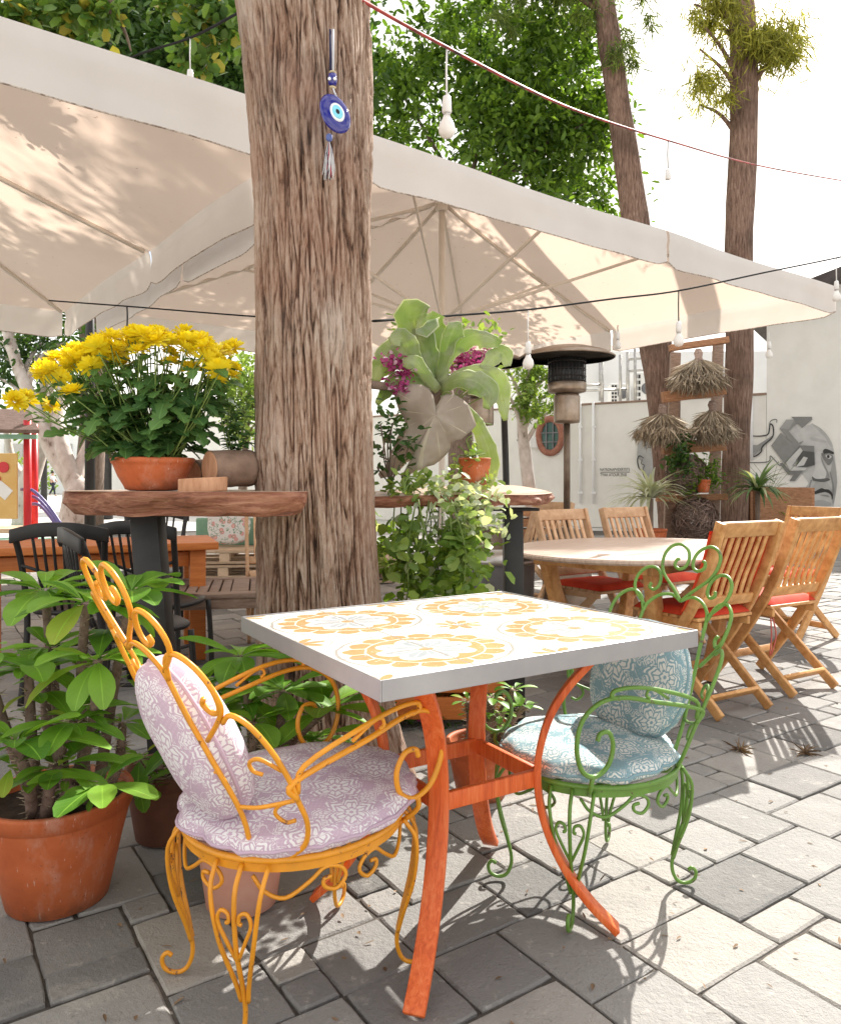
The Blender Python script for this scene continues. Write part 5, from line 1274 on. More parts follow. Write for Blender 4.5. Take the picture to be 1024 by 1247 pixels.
bl=wall_piece('cream_building',tb,tb+9.5,0,4.9,7.0,'tall cream rendered building with dark gable roof at the right edge','building')
rf=MB(); L=9.5; e=.45
for g in (0,):
    A=[Vector((-L/2-e,-.5,4.55)),Vector((L/2+e,-.5,7.6)),Vector((L/2+e,7.4,7.6)),Vector((-L/2-e,7.4,4.55))]
    rf.plate(A,.22,(0,0,1))
part('roof',rf,MT['roofdark'],bl,False,local=True)
gb=MB(); gb.plate([Vector((-L/2,0,4.9)),Vector((L/2,0,4.9)),Vector((L/2,0,7.4))],.2,(0,1,0)); part('gable_wall',gb,MT['cream'],bl,False,local=True)
def mural():
    root=thing('wall_mural','grey painted face with geometric blocks on the cream wall at right','mural',P0+wd*wallt(950))
    root2=thing('wall_mural','grey painted head in profile on the cream wall, left of the straw bundles','mural',P0+wd*wallt(800))
    q=lambda x,y,o: WP(880+x/7.11,490+y/7.11,o)
    r=lambda x,y,o: WP(600+x/4.65,400+y/4.65,o)
    lev=[.004]
    tones={}
    def tone(g):
        k=round(g,2)
        if k not in tones: tones[k]=pm('grey_mural_paint',[(0.3,(k*.9,k*.9,k*.87)),(0.7,(min(1,k*1.1),min(1,k*1.1),k*1.06))],7,rough=.9,bump=.1)
        return tones[k]
    def poly(name,pts,g,rt=root,m=q,sm=0):
        P=[Vector((x,y,0)) for x,y in pts]
        if sm: P=spl(P,sm,True)
        lev[0]+=.0012; o=lev[0]; mb=MB(); mb.add([m(p.x,p.y,o) for p in P],[tuple(range(len(P)))]); part(name,mb,tone(g),rt,False)
    def stroke(name,pts,g,wpx,rt=root,m=q):
        P=spl([Vector((x,y,0)) for x,y in pts],5); n=len(P); lev[0]+=.0012; o=lev[0]; A=[];B=[]
        for i,p in enumerate(P):
            d=(P[min(i+1,n-1)]-P[max(i-1,0)]).normalized(); s=Vector((-d.y,d.x,0))*wpx/2*(1-.5*abs(2*i/(n-1)-1)**3); A.append(m(p.x+s.x,p.y+s.y,o)); B.append(m(p.x-s.x,p.y-s.y,o))
        mb=MB(); mb.add(A+B,[(i,i+1,n+i+1,n+i) for i in range(n-1)]); part(name,mb,tone(g),rt,False)
    poly('painted_face',[(690,222),(770,180),(850,228),(920,310),(955,400),(968,480),(980,590),(988,690),(975,800),(955,900),(650,900),(640,840),(740,700),(700,640),(640,560),(540,520),(660,370),(570,260),(620,170)],.52)
    poly('cheek_shade',[(955,470),(978,590),(985,700),(972,800),(952,880),(935,800),(945,700),(930,600),(945,530)],.36,sm=3)
    poly('forehead_shade',[(770,185),(850,228),(920,310),(950,385),(920,370),(880,300),(820,240)],.42,sm=3)
    poly('temple_shade',[(760,300),(880,330),(890,350),(770,330)],.44,sm=3)
    poly('nose_bridge',[(800,440),(850,430),(855,500),(900,600),(905,650),(830,668),(775,650),(790,590),(800,520)],.60,sm=3)
    poly('nose_side',[(845,470),(870,520),(905,590),(922,650),(885,655),(895,610),(862,540)],.30,sm=3)
    poly('nose_shadow',[(770,640),(800,660),(850,662),(905,655),(925,672),(870,690),(800,682),(775,672)],.13,sm=3)
    poly('upper_lip_shade',[(800,690),(850,700),(900,690),(940,770),(870,740),(760,780)],.42,sm=3)
    stroke('laugh_line',[(925,600),(945,680),(955,760),(940,840)],.25,14); stroke('laugh_line',[(765,670),(745,740),(730,800)],.30,14)
    poly('mouth',[(735,792),(800,768),(850,742),(880,752),(915,755),(950,795),(945,845),(932,800),(880,775),(800,795),(752,800),(745,838),(735,820)],.05,sm=2)
    poly('chin_shade',[(840,800),(900,800),(920,820),(880,812)],.30,sm=3); poly('chin_shade',[(770,860),(850,845),(930,870),(920,900),(780,900)],.40,sm=3)
    poly('brow',[(865,420),(885,402),(920,412),(958,432),(952,448),(915,440),(875,445)],.06,sm=2)
    poly('eye_socket',[(850,440),(885,450),(945,455),(950,500),(915,545),(890,520),(870,490)],.20,sm=3)
    poly('eye_white',[(885,462),(915,455),(940,470),(915,490)],.58,sm=3); poly('pupil',[(900,460),(918,458),(922,478),(904,482)],.04,sm=3)
    poly('painted_block',[(590,125),(770,125),(772,150),(745,172),(685,222)],.22); poly('painted_block',[(548,150),(618,150),(640,180),(570,250),(655,350),(700,330),(640,400),(490,230)],.26)
    poly('painted_block',[(548,150),(618,150),(570,232),(492,225)],.33); poly('painted_block',[(500,262),(642,392),(530,527),(418,375)],.25)
    poly('painted_block',[(642,392),(664,372),(690,395),(560,540),(530,527)],.18); poly('painted_block',[(660,372),(790,378),(790,432),(690,420)],.22)
    poly('painted_block',[(690,420),(790,430),(795,540),(725,560),(630,560),(655,470)],.10); poly('painted_block',[(700,470),(735,480),(700,545),(630,560)],.58)
    poly('painted_block',[(490,530),(515,520),(580,592),(692,592),(622,682),(575,680),(612,628),(565,625)],.20); poly('painted_block',[(640,735),(735,733),(652,855)],.24)
    poly('painted_block',[(545,520),(670,390),(690,420),(590,560),(720,565),(720,590),(580,590)],.56)
    poly('ribbon',[(150,350),(210,370),(300,370),(380,320),(440,280),(335,405),(265,465),(205,430)],.28)
    stroke('ribbon_line',[(152,378),(215,440),(270,470),(330,430),(345,380),(430,300),(435,215),(410,190),(395,270),(350,290),(270,292),(160,275)],.05,12)
    stroke('ribbon_line',[(400,225),(410,170),(440,150),(466,152),(466,178)],.12,8); stroke('ribbon_line',[(170,505),(205,520),(390,515),(410,465),(440,490),(490,545),(505,540)],.14,9); stroke('ribbon_line',[(130,630),(185,620),(200,520),(205,470)],.22,7)
    poly('painted_head',[(960,492),(900,505),(855,560),(830,620),(820,690),(822,730),(850,760),(850,800),(890,850),(925,900),(990,900),(990,492)],.40,root2,r,3)
    poly('face_light',[(920,640),(975,650),(985,760),(940,780),(905,720)],.58,root2,r,3)
    for k in range(26): 
        x=random.uniform(840,900); y=random.uniform(545,690); stroke('hair_stroke',[(x,y),(x+random.uniform(4,16),y-random.uniform(8,20)),(x+random.uniform(14,34),y-random.uniform(4,16))],random.choice((.14,.2,.6)),4,root2,r)
    stroke('ear_line',[(860,735),(835,722),(824,745),(832,790),(850,805),(866,845),(886,868)],.08,8,root2,r); stroke('ear_line',[(850,740),(846,765),(862,775),(855,800)],.14,6,root2,r); stroke('jaw_line',[(886,868),(905,890),(930,905)],.15,7,root2,r)
mural()
def sign_text():
    root=thing('wall_lettering','two small lines of black lettering painted on the cream wall beside the painted head','lettering',P0+wd*wallt(745))
    for body,px,py,wid in (('NATRONAPVIDERTETS',730.5,573.5,36),('TYAA ATOUR.2018',730.5,580.0,32)):
        cu=bpy.data.curves.new('lettering','FONT'); cu.body=body; cu.size=1; tmp=bpy.data.objects.new('tmp_text',cu); COL.objects.link(tmp)
        bpy.context.view_layer.update(); me=bpy.data.meshes.new_from_object(tmp.evaluated_get(bpy.context.evaluated_depsgraph_get())); bpy.data.objects.remove(tmp)
        xs=[v.co.x for v in me.vertices]; x0,x1=min(xs),max(xs); A=WP(px,py,.006); B=WP(px+wid,py,.006); sc=(B-A).length/(x1-x0); d=(B-A).normalized(); inv=XF[root.name].inverted()
        for v in me.vertices: v.co=inv@(A+wd*((v.co.x-x0)*sc)+Vector((0,0,v.co.y*sc*1.35)))
        o=bpy.data.objects.new('text_line',me); COL.objects.link(o); o.parent=root; me.materials.clear(); me.materials.append(MT['ink'])
    a,b=WP(731,574.9,.006),WP(766.5,574.9,.006); part('rule',MB().box((a+b)/2,((b-a).length,.012,.012),Matrix.Rotation(math.atan2(wd.y,wd.x),3,'Z')),MT['ink'],root,False)
sign_text()
def wall_bits():
    c=WP(671,531,.06); root=thing('round_window','oval red brown framed window with green glass in the cream wall','window',c)
    rotm=Matrix((wd,wn*-1,Vector((0,0,1)))).transposed(); A,B=WP(654,531),WP(688,531); rx=(B-A).length/2*.98; rz=.50
    def ringpts(k): return [c+rotm@Vector((rx*k*math.cos(t),-.0,rz*k*math.sin(t))) for t in np.linspace(0,2*PI,36,endpoint=False)]
    part('frame',MB().tube(ringpts(.84),.085,8,closed=True),MT['rust'],root)
    g=MB(); g.add(ringpts(.80),[tuple(range(36))]); part('glass',g,MT['glassgreen'],root,False)
    for k in (-.25,.25): part('mullion',MB().beam(c+rotm@Vector((rx*k,-.03,-rz*.72)),c+rotm@Vector((rx*k,-.03,rz*.72)),.03,.03),MT['grey'],root,False)
    for k in (-.3,.15): part('mullion',MB().beam(c+rotm@Vector((-rx*.75,-.03,rz*k)),c+rotm@Vector((rx*.75,-.03,rz*k)),.03,.03),MT['grey'],root,False)
    for i,px in enumerate((707,723)):
        a,b=WP(px,613,.05),WP(px,490,.05); o=solo('wall_pipe',MB().tube([a,b],.028,8),MT['white'],('left' if i==0 else 'right')+' one of two thin white pipes running down the cream wall','pipe')
        for py in (520,560,600): part('clip',MB().box(WP(px,py,.03),(.09,.09,.05)),MT['white'],o,False)
    o=solo('wall_pipe',MB().tube([WP(915,560,.05),WP(914.5,446,.05)],.035,8),MT['white'],'thin white pipe right of the far tree trunk on the tall cream wall','pipe')
    br=thing('wall_bracket','grey metal bracket arm on the wall left of the oval window','bracket',WP(650,540,.1))
    part('arm',MB().beam(WP(637,537,.35),WP(653,533,.05),.05,.05),MT['grey'],br,False); part('box',MB().box(WP(652,539,.09),(.22,.14,.28)),MT['porcelain'],br,False,bevel=.01)
wall_bits()
def building_back():
    c=Vector((9.5,30,0)); root=thing('white_building','bright white building with brown tiled roof edge beyond the low wall','building',c)
    part('wall',MB().box((7.0,27,2.6),(9.0,6,5.2)),MT['white'],root,False)
    part('wall',MB().box((13.2,25.5,3.1),(3.6,5,6.2)),MT['white'],root,False)
    rp=MB(); rp.plate([W(712,425,26),W(772,462,24),W(776,452,28),W(724,415,30)],.3,(0,0,1)); part('roof',rp,MT['rooftile'],root,False)
    for a,b in (((700,488),(702,440)),((731,488),(731,437))): part('downpipe',MB().tube([W(a[0],a[1],23.6),W(b[0],b[1],23.6)],.06,8),MT['galv'],root)
    for i,(x,y,wd_,hh) in enumerate(((752,480,22,24),(781,474,24,40))):
        p=W(x,y,22.6); ac=thing('air_conditioner',('smaller' if i==0 else 'larger')+' white air conditioner unit above the low wall, '+('left' if i==0 else 'right')+' of the pair','air conditioner',p,0,'air conditioners above the wall')
        w_,h_=wd_/F*22.6,hh/F*22.6; part('case',MB().box(p,(w_,.4,h_)),MT['porcelain'],ac,False,bevel=.03)
        part('fan',MB().lathe([(0,.03),(w_*.26,.03),(w_*.30,0)],p+Vector((w_*.18,-.2,0)),20,Matrix.Rotation(R(90),3,'X')),MT['grey'],ac)
        for r_ in range(5):
            for c_ in range(2): part('vent',MB().box(p+Vector((-w_*.38+c_*w_*.16,-.205,-h_*.36+r_*h_*.18)),(w_*.10,.02,h_*.11)),MT['black'],ac,False)
    fr=thing('pipe_scaffold','thin grey pipe frame standing above the low wall behind the heater','pipe frame',W(745,490,21.5))
    for px,yt in ((703,455),(733,440),(755,432),(764,428),(773,425)): part('upright',MB().tube([W(px,490,21.5),W(px,yt,21.5)],.045,6),MT['galv'],fr)
    for (x0,y0,x1,y1) in ((704,476,762,474),(704,470,735,468),(763,438,800,434),(765,452,800,449)): part('rail',MB().tube([W(x0,y0,21.5),W(x1,y1,21.5)],.035,6),MT['galv'],fr)
building_back()

# ---------------------------------------------------------------- trees behind
def tree(name,label,base,tpts,rads,clumps,per,L,asp,leaf,barkm,droop=.2,group='trees behind the terrace',branches=(),vert=False,shell=.3):
    base=Vector(base); root=thing(name,label,'tree',base,0,group); mb=MB(); P=spl(tpts,8); n=len(P)
    rr=[np.interp(i/(n-1),np.linspace(0,1,len(rads)),rads)*(1+.09*noise.noise(P[i]*1.7)) for i in range(n)]; mb.tube(P,rr,16)
    for b in branches: q=spl(b[0],5); mb.tube(q,[b[1]*(1-.75*i/len(q)) for i in range(len(q))],8)
    for c,r in clumps[:10]:
        t=min(P,key=lambda p:(p-Vector(c)).length+abs(p.z-c[2]+.8)); mb.tube(spl([t,(t+Vector(c))/2+Vector((0,0,.15)),Vector(c)],4),[.05-.0045*i for i in range(9)],6)
    part('trunk',mb,MT[barkm],root)
    Pn,O=clump_points(clumps,per,shell); k=len(Pn); l=rng.uniform(L*.6,L*1.3,k)
    if vert: D=unit(k)*.6+[0,0,-.7]; N=unit(k)
    else: D=O*.6+unit(k)*.8; N=unit(k)*.8+[0,0,.9]
    part('crown',cloud('crown',Pn,D,N,l,l*asp,.2,droop,origin=base,round_=1.0),MT[leaf],root,local=True)
    return root
def clumps_in(c,r,n,rs,size=(.45,.9)):
    out=[]
    for k in range(n):
        u=unit(1)[0]; q=rng.random()**(1/2.2); out.append((tuple(np.array(c)+u*np.array(r)*q),rng.uniform(*rs and size)))
    return out
# big green tree in the middle
def treepx(boxes,Y,n,size,dy=1.2):
    o=[]
    for k in range(n):
        x0,y0,x1,y1=random.choice(boxes); o.append((tuple(W(random.uniform(x0,x1),random.uniform(y0,y1),Y+random.uniform(-dy,dy))),random.uniform(*size)))
    return o
tree('leafy_tree','big bright green leafy tree rising behind the right umbrella, next to the big trunk',(.9,15,0),[(.9,15,0),(.8,15,2.2),(1.0,15.1,4.4),(.9,15,6.6)],[.30,.24,.2,.1],
     treepx([(430,-40,620,190),(430,60,680,230),(560,-40,690,140),(470,150,720,260),(630,120,735,270),(640,0,735,200)],15,150,(.35,.95),1.4),330,.165,.42,'lf_tree','branch',shell=.2)
tree('leafy_tree','dark dense tree behind the left umbrella, filling the top left corner',(-6.4,14.6,0),[(-6.4,14.6,0),(-6.3,14.6,2.6),(-6.2,14.4,5.0),(-5.2,14.1,7.6)],[.28,.23,.19,.1],
     treepx([(-30,-60,300,60),(60,0,310,130),(150,60,310,170),(290,-50,460,160)],14.0,110,(.55,1.1),1.2),300,.17,.42,'lf_dark','branch',shell=.2)
tree('round_leaved_tree','pale round leaved branches hanging into the top left corner before the dark tree',(-8.4,9.5,0),[(-8.4,9.5,0),(-8.3,9.4,2.9),(-7.3,8.8,5.0),(-4.6,7.5,6.0),(-2.2,7.1,6.2)],[.17,.14,.11,.07,.03],
     treepx([(-10,0,60,30),(60,-10,150,40),(130,0,290,22),(190,5,285,40),(215,50,240,80),(80,10,105,40)],7.2,24,(.16,.28),.25),1500,.115,.72,'lf_bean','branch',shell=.2,branches=(((W(130,-5,7.2),W(152,38,7.2),W(160,62,7.2)),.025),((W(60,25,7.2),W(85,18,7.2),W(125,5,7.2)),.02)))
# two reddish trunks on the right
tree('tall_rough_tree','leaning reddish tall trunk left of the pair behind the right umbrella',(W(815,640,13.2).x,13.2,0),[W(822,665,13.2),W(812,560,13.2),W(806,470,13.2),W(790,380,13.2),W(775,280,13.2),W(752,120,13.2),W(728,-40,13.2),W(700,-200,13.2)],[.27,.24,.27,.26,.24,.20,.19,.15],
     treepx([(690,-120,745,-10),(600,-130,720,0)],13.3,16,(.4,.7),.6)+treepx([(600,-30,640,40),(700,0,750,30),(770,-30,830,30),(745,30,775,80)],13.0,24,(.2,.35),.4)+[((2.6+random.gauss(0,1.0),13.0+random.gauss(0,.9),13.5+random.gauss(0,1.0)),random.uniform(.4,.7)) for _ in range(120)],700,.20,.055,'lf_feather','ctrunk',.35,'tall rough barked trees behind the umbrella',(((W(775,285,13.2),W(806,470,13.2)),.05),),True,.2)
tree('tall_rough_tree','straight reddish tall trunk right of the pair, against the white sky',(W(895,650,12.6).x,12.6,0),[W(893,668,12.6),W(896,540,12.6),W(900,430,12.6),W(899,300,12.6),W(905,160,12.6),W(904,40,12.6),W(895,-80,12.6),W(880,-260,12.6)],[.23,.22,.22,.225,.22,.21,.19,.14],
     treepx([(840,-10,895,45),(845,80,885,130),(915,25,975,70),(920,40,955,85),(850,-20,900,30),(915,30,975,70),(895,20,915,60)],12.4,52,(.25,.55),.5),560,.18,.075,'lf_feathery','ctrunk',.35,'tall rough barked trees behind the umbrella',(((W(903,120,12.6),W(880,85,12.5),W(852,60,12.4)),.05),((W(903,95,12.6),W(930,70,12.5),W(975,55,12.4)),.045),((W(904,40,12.6),W(880,20,12.5),W(845,5,12.4)),.045)),True,.2)
tree('leafy_tree','small pale leafy tree before the cream wall left of the patio heater',(W(640,640,15).x,15,0),[W(652,650,15),W(640,560,15),W(636,500,15),W(650,455,15)],[.14,.12,.10,.05],
     treepx([(605,440,680,480),(610,430,660,470),(655,450,682,510),(630,470,665,505)],14.6,22,(.2,.36),.4),1000,.11,.5,'lf_pale','whitebark',shell=.2)
tree('leafy_tree','pale green bush seen between the yellow flowers and the big trunk',(-4.2,18,0),[(-4.2,18,0),(-4.2,18,1.2),(-4.1,18,2.4)],[.12,.1,.05],treepx([(275,430,308,530),(285,450,330,520)],18,18,(.35,.6),.6),420,.14,.5,'lf_pale','branch')
wtp=W(108,640,13)
for i,(lab,pts,rad,br) in enumerate((('white blotchy barked tree behind the chrysanthemum with forked limbs',[W(92,640,13),W(95,600,13),W(88,585,13),W(62,545,13),W(40,490,13),W(20,440,13),W(8,395,13)],[.27,.25,.17,.13,.11,.1,.09],(((W(92,590,13),W(76,545,13),W(70,505,13.2),W(75,470,13.3),W(68,430,13.4)),.17),((W(92,590,13),W(100,560,13.1),W(118,525,13.2),W(150,495,13.4)),.13))),
        ('white blotchy barked tree at far left behind the play hut',[W(30,640,15),W(32,600,15),W(45,560,15),W(58,520,15),W(52,480,15),W(65,440,15)],[.24,.2,.17,.14,.11,.08],(((W(36,595,15),W(15,560,15),W(5,500,15)),.13),)))):
    tree('white_barked_tree',lab,(pts[0].x,pts[0].y,0),pts,rad,treepx([(-20,380,42,470),(-30,395,30,450),(40,395,110,430)] if i==0 else [(30,430,120,500),(0,490,60,520)],13.6+1.6*i,20,(.3,.6),.5),420 if i==0 else 150,.13,.45,'lf_dark' if i==0 else 'lf_tree','whitebark',branches=br,group='white barked trees beyond the tables')
for i,(px,Y) in enumerate(((54,30),(110,12.5),(131,22))):
    p=Vector(((px-CX)/F*Y,Y,0)); o=solo('lamp_post',MB().tube([p,p+Vector((0,0,3)),p+Vector((0,0,5.2))],[.09,.075,.06] if Y<20 else [.13,.12,.1],10),MT['black'],('thin dark post far behind the play hut','dark lamp post just behind the white barked tree','dark post at left of the terracotta bowl, far off')[i],'post'); 
    part('base',MB().lathe([(.16,0),(.16,.08),(.10,.3)],p,14),MT['black'],o)

# ---------------------------------------------------------------- playground, person and far setting
def hut():
    Y=10.5; c=W(10,640,Y); c.z=0; root=thing('play_hut','playground hut with red posts, yellow panel and brown board roof at far left','play hut',c)
    for px,dy in ((11,.7),(34,0),(-45,0),(-60,.7)):
        x=(px-CX)/F*Y; part('post',MB().tube([Vector((x,Y+dy,0)),Vector((x,Y+dy,1.95))],.052,12),MT['redpaint'],root)
    A=[W(-80,526,Y-.2),W(48,528,Y-.2),W(36,503,Y+.5),W(-80,500,Y+.5)]; part('roof',MB().plate(A,.05,(0,0,1)),MT['rooftile'],root,False)
    part('roof_trim',MB().beam(W(-80,531,Y-.15),W(46,532,Y-.15),.05,.06),MT['greenfloor'],root,False)
    a,b=W(-60,632,Y-.08),W(22,552,Y-.08); part('panel',MB().box(((a.x+b.x)/2,Y-.08,(a.z+b.z)/2),(b.x-a.x,.03,b.z-a.z)),MT['yellowboard'],root,False,bevel=.01)
    for px,py,r in ((5,569,.075),(-3,583,.05)): part('red_spot',MB().lathe([(0,.012),(r,.012),(r,0)],W(px,py,Y-.10),20,Matrix.Rotation(R(90),3,'X')),MT['redpaint'],root,False)
    p=W(4,597,Y-.10); part('paper',MB().box(p,(.22,.01,.17),Matrix.Rotation(R(40),3,'Y')),MT['white'],root,False)
    d=MB(); d.box(((-20-CX)/F*Y,Y+.35,.42),(1.1,.8,.06)); part('deck',d,MT['palewood'],root,False)
    sl=thing('slide_rails','violet tube hand rails of the slide beside the red post','slide',W(60,650,Y))
    for k in range(3): part('rail',MB().tube(spl([W(26+k*4,596+k*9,Y+k*.12),W(40+k*4,597+k*9,Y+k*.12),W(58+k*2,614+k*8,Y+k*.12),W(76,640+k*6,Y+k*.12)],5),.022,8),MT['purple'],sl)
hut()
fl=MB(); fl.add([(-14,9.2,-.0075),(-4.3,9.2,-.0075),(-4.3,15,-.0075),(-14,15,-.0075)],[(0,1,2,3)]); struct('play_area_floor',fl,MT['greenfloor'])
def person():
    Y=54.0; x=(64.5-CX)/F*Y; c=Vector((x,Y,0)); root=thing('person','person in pale shirt and dark trousers walking far off beyond the white tree','person',c)
    def skin(name,verts,edges,rad,mat,par=root):
        me=bpy.data.meshes.new(name); me.from_pydata(verts,edges,[]); o=bpy.data.objects.new(name,me); COL.objects.link(o); o.parent=par
        o.modifiers.new('skin','SKIN'); 
        for i,r in enumerate(rad): me.skin_vertices[0].data[i].radius=(r,r)
        me.skin_vertices[0].data[0].use_root=True
        s=o.modifiers.new('sub','SUBSURF'); s.levels=2; s.render_levels=2; me.materials.append(mat); return o
    # one continuous body: pelvis, spine, neck, head, arms, legs in mid stride
    v=[(0,0,.95),(0,0,1.15),(0,0,1.40),(0,0,1.50),(.02,-.01,1.60),(.02,-.01,1.72),
       (.0,-.19,1.40),(-.05,-.24,1.15),(.06,-.25,.93),(.0,.19,1.40),(.09,.25,1.15),(.22,.24,1.0),
       (.02,-.10,.90),(.16,-.11,.50),(.22,-.11,.08),(.33,-.11,.04),(.0,.10,.90),(-.06,.11,.50),(-.28,.11,.12),(-.18,.11,.05)]
    e=[(0,1),(1,2),(2,3),(3,4),(4,5),(2,6),(6,7),(7,8),(2,9),(9,10),(10,11),(0,12),(12,13),(13,14),(14,15),(0,16),(16,17),(17,18),(18,19)]
    r=[.14,.13,.15,.06,.09,.08,.07,.045,.035,.07,.045,.035,.095,.065,.045,.04,.095,.065,.045,.04]
    o=skin('body',v,e,r,MT['skin'])
    skin('shirt',[(0,0,.97),(0,0,1.15),(0,0,1.42),(0,-.19,1.40),(-.04,-.235,1.2),(0,.19,1.40),(.07,.235,1.2)],[(0,1),(1,2),(2,3),(3,4),(2,5),(5,6)],[.155,.145,.165,.085,.062,.085,.062],MT['shirt'])
    skin('trousers',[(0,0,.97),(.02,-.10,.88),(.16,-.11,.50),(.22,-.11,.10),(.0,.10,.88),(-.06,.11,.50),(-.28,.11,.14)],[(0,1),(1,2),(2,3),(0,4),(4,5),(5,6)],[.15,.105,.078,.062,.105,.078,.062],MT['denim'])
    h=MB(); h.lathe([(0,.115),(.06,.10),(.095,.05),(.10,-.01),(.085,-.06),(.06,-.07)],(.0,-.01,1.69),16); part('hair',h,MT['hair'],root,local=True)
    nose=MB(); nose.lathe([(.0,.02),(.018,0),(0,-.02)],(.115,-.01,1.645),8); part('nose',nose,MT['skin'],root,local=True)
person()
fb=thing('far_building','long white building far behind the playground at left','building',(-32,66,0))
part('wall',MB().box((-34,68,3.2),(62,6,6.4)),MT['white'],fb,False)
for k in range(14): part('window',MB().box((-60+k*4.2,64.97,3.4),(1.6,.1,1.7)),MT['galv'],fb,False)
part('cornice',MB().box((-34,64.9,6.5),(62.6,.5,.3)),MT['white'],fb,False)
cb=thing('white_block','white wall block behind the lamp posts and the terracotta bowl','building',(-9.5,27,0))
part('wall',MB().box((-9.0,28.5,1.9),(5.2,3,3.8)),MT['cream'],cb,False); part('doorway',MB().box((-9.6,26.97,1.1),(.9,.1,2.2)),MT['grey'],cb,False); part('doorway',MB().box((-8.2,26.97,1.1),(.5,.1,2.2)),MT['grey'],cb,False)
hd=clumps_in((-30,58,1.4),(26,2,1.0),60,True,(.8,1.5)); Pn,O=clump_points(hd,60,.3); solo('far_hedge',cloud('far_hedge',Pn,O+unit(len(Pn))*.7,unit(len(Pn))+[0,0,.8],.32,.2),MT['lf_pale'],kind='stuff')

# ---------------------------------------------------------------- ladder shelf with straw bundles
def ladder():
    Y=12.0; c=W(842,660,Y); c.z=0; root=thing('ladder_shelf','rustic timber ladder shelf leaning between the two reddish trunks','shelf',c)
    for (x0,y0,x1,y1) in ((813,664,822,430),(868,664,874,418)): part('upright',MB().beam(W(x0,y0,Y),W(x1,y1,Y+.35),.16,.09,(1,0,0),rnd=random.random()),MT['greywood'],root,False,bevel=.01)
    for (x0,y0,x1,y1,h) in ((806,484,882,474,.17),(806,546,882,541,.20),(799,607,884,605,.10),(815,424,886,414,.10)): part('rung',MB().beam(W(x0,y0,Y-.1),W(x1,y1,Y-.1),.14,h,None,rnd=random.random()),MT['rungwood'],root,False,bevel=.012)
ladder()
def bundle(px,ytop,ybot,wpx,label,mat='straw',n=900):
    Y=11.75; a=W(px,ytop,Y); b=W(px,ybot,Y); Hh=a.z-b.z; w=wpx/F*Y/2*1.12; k=n; root=thing('straw_bundle',label,'straw bundle',a,0,'dry straw bundles on the ladder shelf')
    th=rng.random(k)*2*PI; rr=np.sqrt(rng.random(k)); P=np.stack([np.cos(th)*rr*.07,np.sin(th)*rr*.06,-Hh*.28+rng.random(k)*.03],1)+np.array(a)
    E_=np.stack([np.cos(th)*rr*w,np.sin(th)*rr*w*.8,-Hh*(1-.42*rr**2.6)+rng.normal(size=k)*.05],1)+np.array(a)
    D=E_-P; me=cloud('straw',P,D,unit(k),np.linalg.norm(D,axis=1)*rng.uniform(.7,1.1,k),.020,.3,.10,origin=a); part('straw',me,MT[mat],root,local=True)
    u=unit(700); u[:,2]=u[:,2]*.62; Q=np.array(a)+[0,0,-Hh*.66]+u*np.array([w*.92,w*.75,Hh*.34])*rng.uniform(.7,1,(700,1)); Dq=np.cross(u,unit(700))*.6+u*.4+np.array([0,0,-.8])
    part('loose_straw',cloud('loose_straw',Q,Dq,unit(700),rng.uniform(.10,.24,700),.014,.2,.3,origin=a),MT[mat],root,local=True)
    t=MB(); t.lathe([(.045,0),(.07,-Hh*.10),(.055,-Hh*.20),(.09,-Hh*.30)],a,12,wob=.2); part('neck',t,MT['straw2'],root)
    return root
bundle(850,425,478,66,'dry straw bundle topmost on the ladder shelf'); bundle(806,492,540,62,'dry straw bundle at left on the ladder shelf, over the painted head'); bundle(867,488,538,52,'dry straw bundle at right on the ladder shelf beside the straight trunk')
def rootball(px,py,r,label):
    Y=11.75; c=W(px,py,Y); n=1500; u=unit(n); P=np.array(c)+u*np.array([r,r*.8,r*1.05])*rng.uniform(.75,1,(n,1)); D=np.cross(u,unit(n)); me=cloud('root_fibre_ball',P-np.array(c),D,u,.22,.016,.2,.2); solo('root_fibre_ball',me,MT['straw2'],label,'fibre ball',loc=c,group='fibre balls on the ladder shelf')
rootball(836,578,.30,'brown fibre ball on the middle of the ladder shelf under the small pot'); rootball(846,634,.36,'grey brown fibre ball at the foot of the ladder shelf')
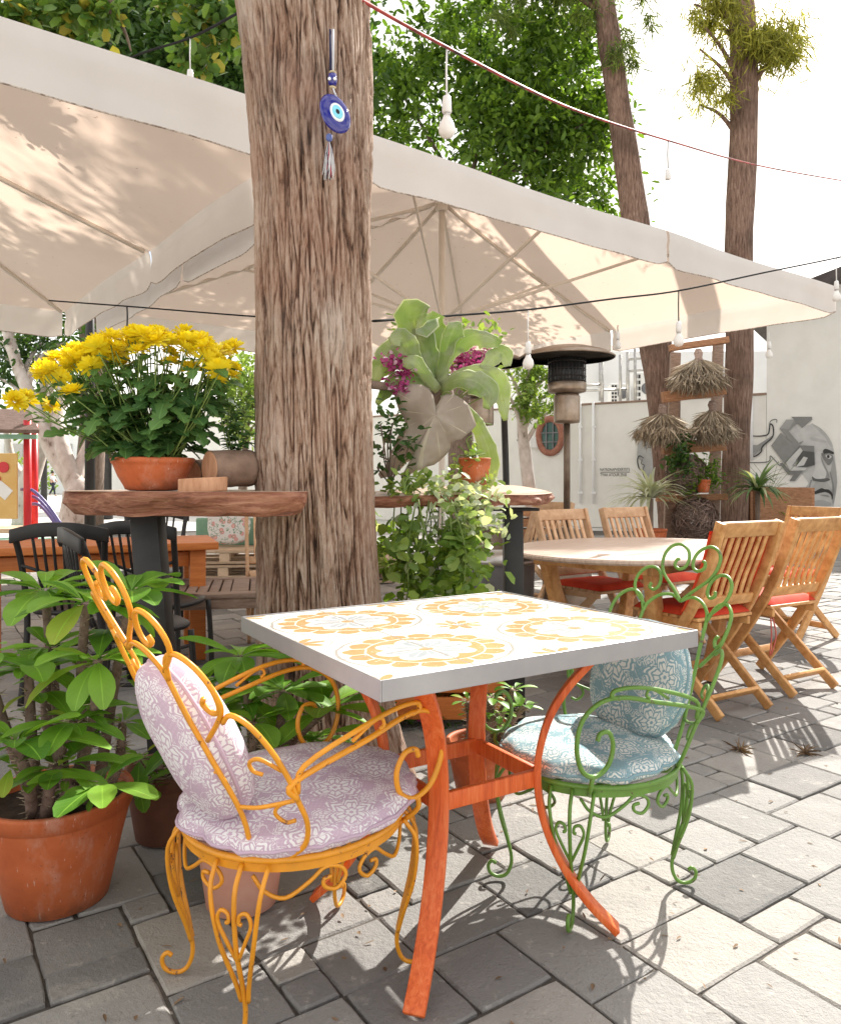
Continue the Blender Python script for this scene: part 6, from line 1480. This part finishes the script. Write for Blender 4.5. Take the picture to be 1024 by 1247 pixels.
def shelfplants():
    Y=11.6; c=W(856,600,Y); root=thing('potted_fern','fern green plant in a small tilted terracotta pot on the ladder shelf','potted plant',c); pot(root,c,.11,.08,.2,MT['terracotta'],.03)
    cloudplant(None,None,None,c+Vector((0,0,.2)),px_pts([(842,552,872,578)],Y,10,.1),420,.10,.25,'lf_tree',3,(.08,.08,.08),.6,True,rt=root)
    cloudplant('green_climber','dark green climber with pale tips at left on the ladder shelf','plant',W(815,570,Y),px_pts([(806,560,838,575),(824,535,832,560)],Y,10,.1),260,.10,.5,'lf_dark',3,(.07,.07,.07),.6,True)
    def strap(label,px,py,Y,n,L,mat,pot_,h):
        c=W(px,py,Y); c.z=0; root=thing('strap_leaved_plant',label,'plant',c,0,'strap leaved plants by the far wall'); mb=MB(); top=c+Vector((0,0,h))
        for k in range(n):
            a=random.random()*2*PI; el=random.uniform(.1,1.3); mb.leaf(top,(math.cos(a)*math.cos(el),math.sin(a)*math.cos(el),math.sin(el)),(0,0,1),L*random.uniform(.7,1.15),.055,random.uniform(.8,1.9),.2,7,0,random.random(),'blade')
        part('leaves',mb,MT[mat],root); part('stem',MB().tube([c+Vector((0,0,.0)),top],.04,8),MT['branch'],root)
        if pot_: pot(root,c,.24,.18,.4,MT['terracotta'])
    strap('green strap leaved plant before the wooden planter at the mural',922,668,11.5,70,.62,'lf_strap',True,.95)
    strap('white edged strap leaved plant left of the ladder shelf foot',792,672,11.3,75,.72,'lf_white',True,.85)
    c=W(937,668,12.9); c.z=0; b=thing('wooden_planter','square brown wooden planter below the painted face','planter',c)
    for g in (-1,1):
        part('side',MB().box(c+Vector((g*.5,0,.5)),(.06,.9,1.0)),MT['rungwood'],b,False,bevel=.01); part('side',MB().box(c+Vector((0,g*.45,.5)),(.94,.06,1.0)),MT['rungwood'],b,False,bevel=.01)
    part('soil',MB().box(c+Vector((0,0,.9)),(.9,.82,.05)),MT['soil'],b,False)
    cloudplant(None,None,None,c+Vector((0,0,.9)),[c+Vector((random.uniform(-.4,.4),random.uniform(-.4,.2),random.uniform(1.0,1.5))) for _ in range(14)],260,.14,.3,'lf_pale',3,(.12,.1,.1),.6,True,rt=b)
shelfplants()
def benchback():
    c=W(650,655,14.5); c.z=0; o=thing('storage_crate','dark crate on the ground near the wall behind the right slab bar','crate',c); 
    for z in (.12,.32,.52): part('board',MB().box(c+Vector((0,0,z)),(.9,.5,.16)),MT['rungwood'],o,False,bevel=.01)
benchback()
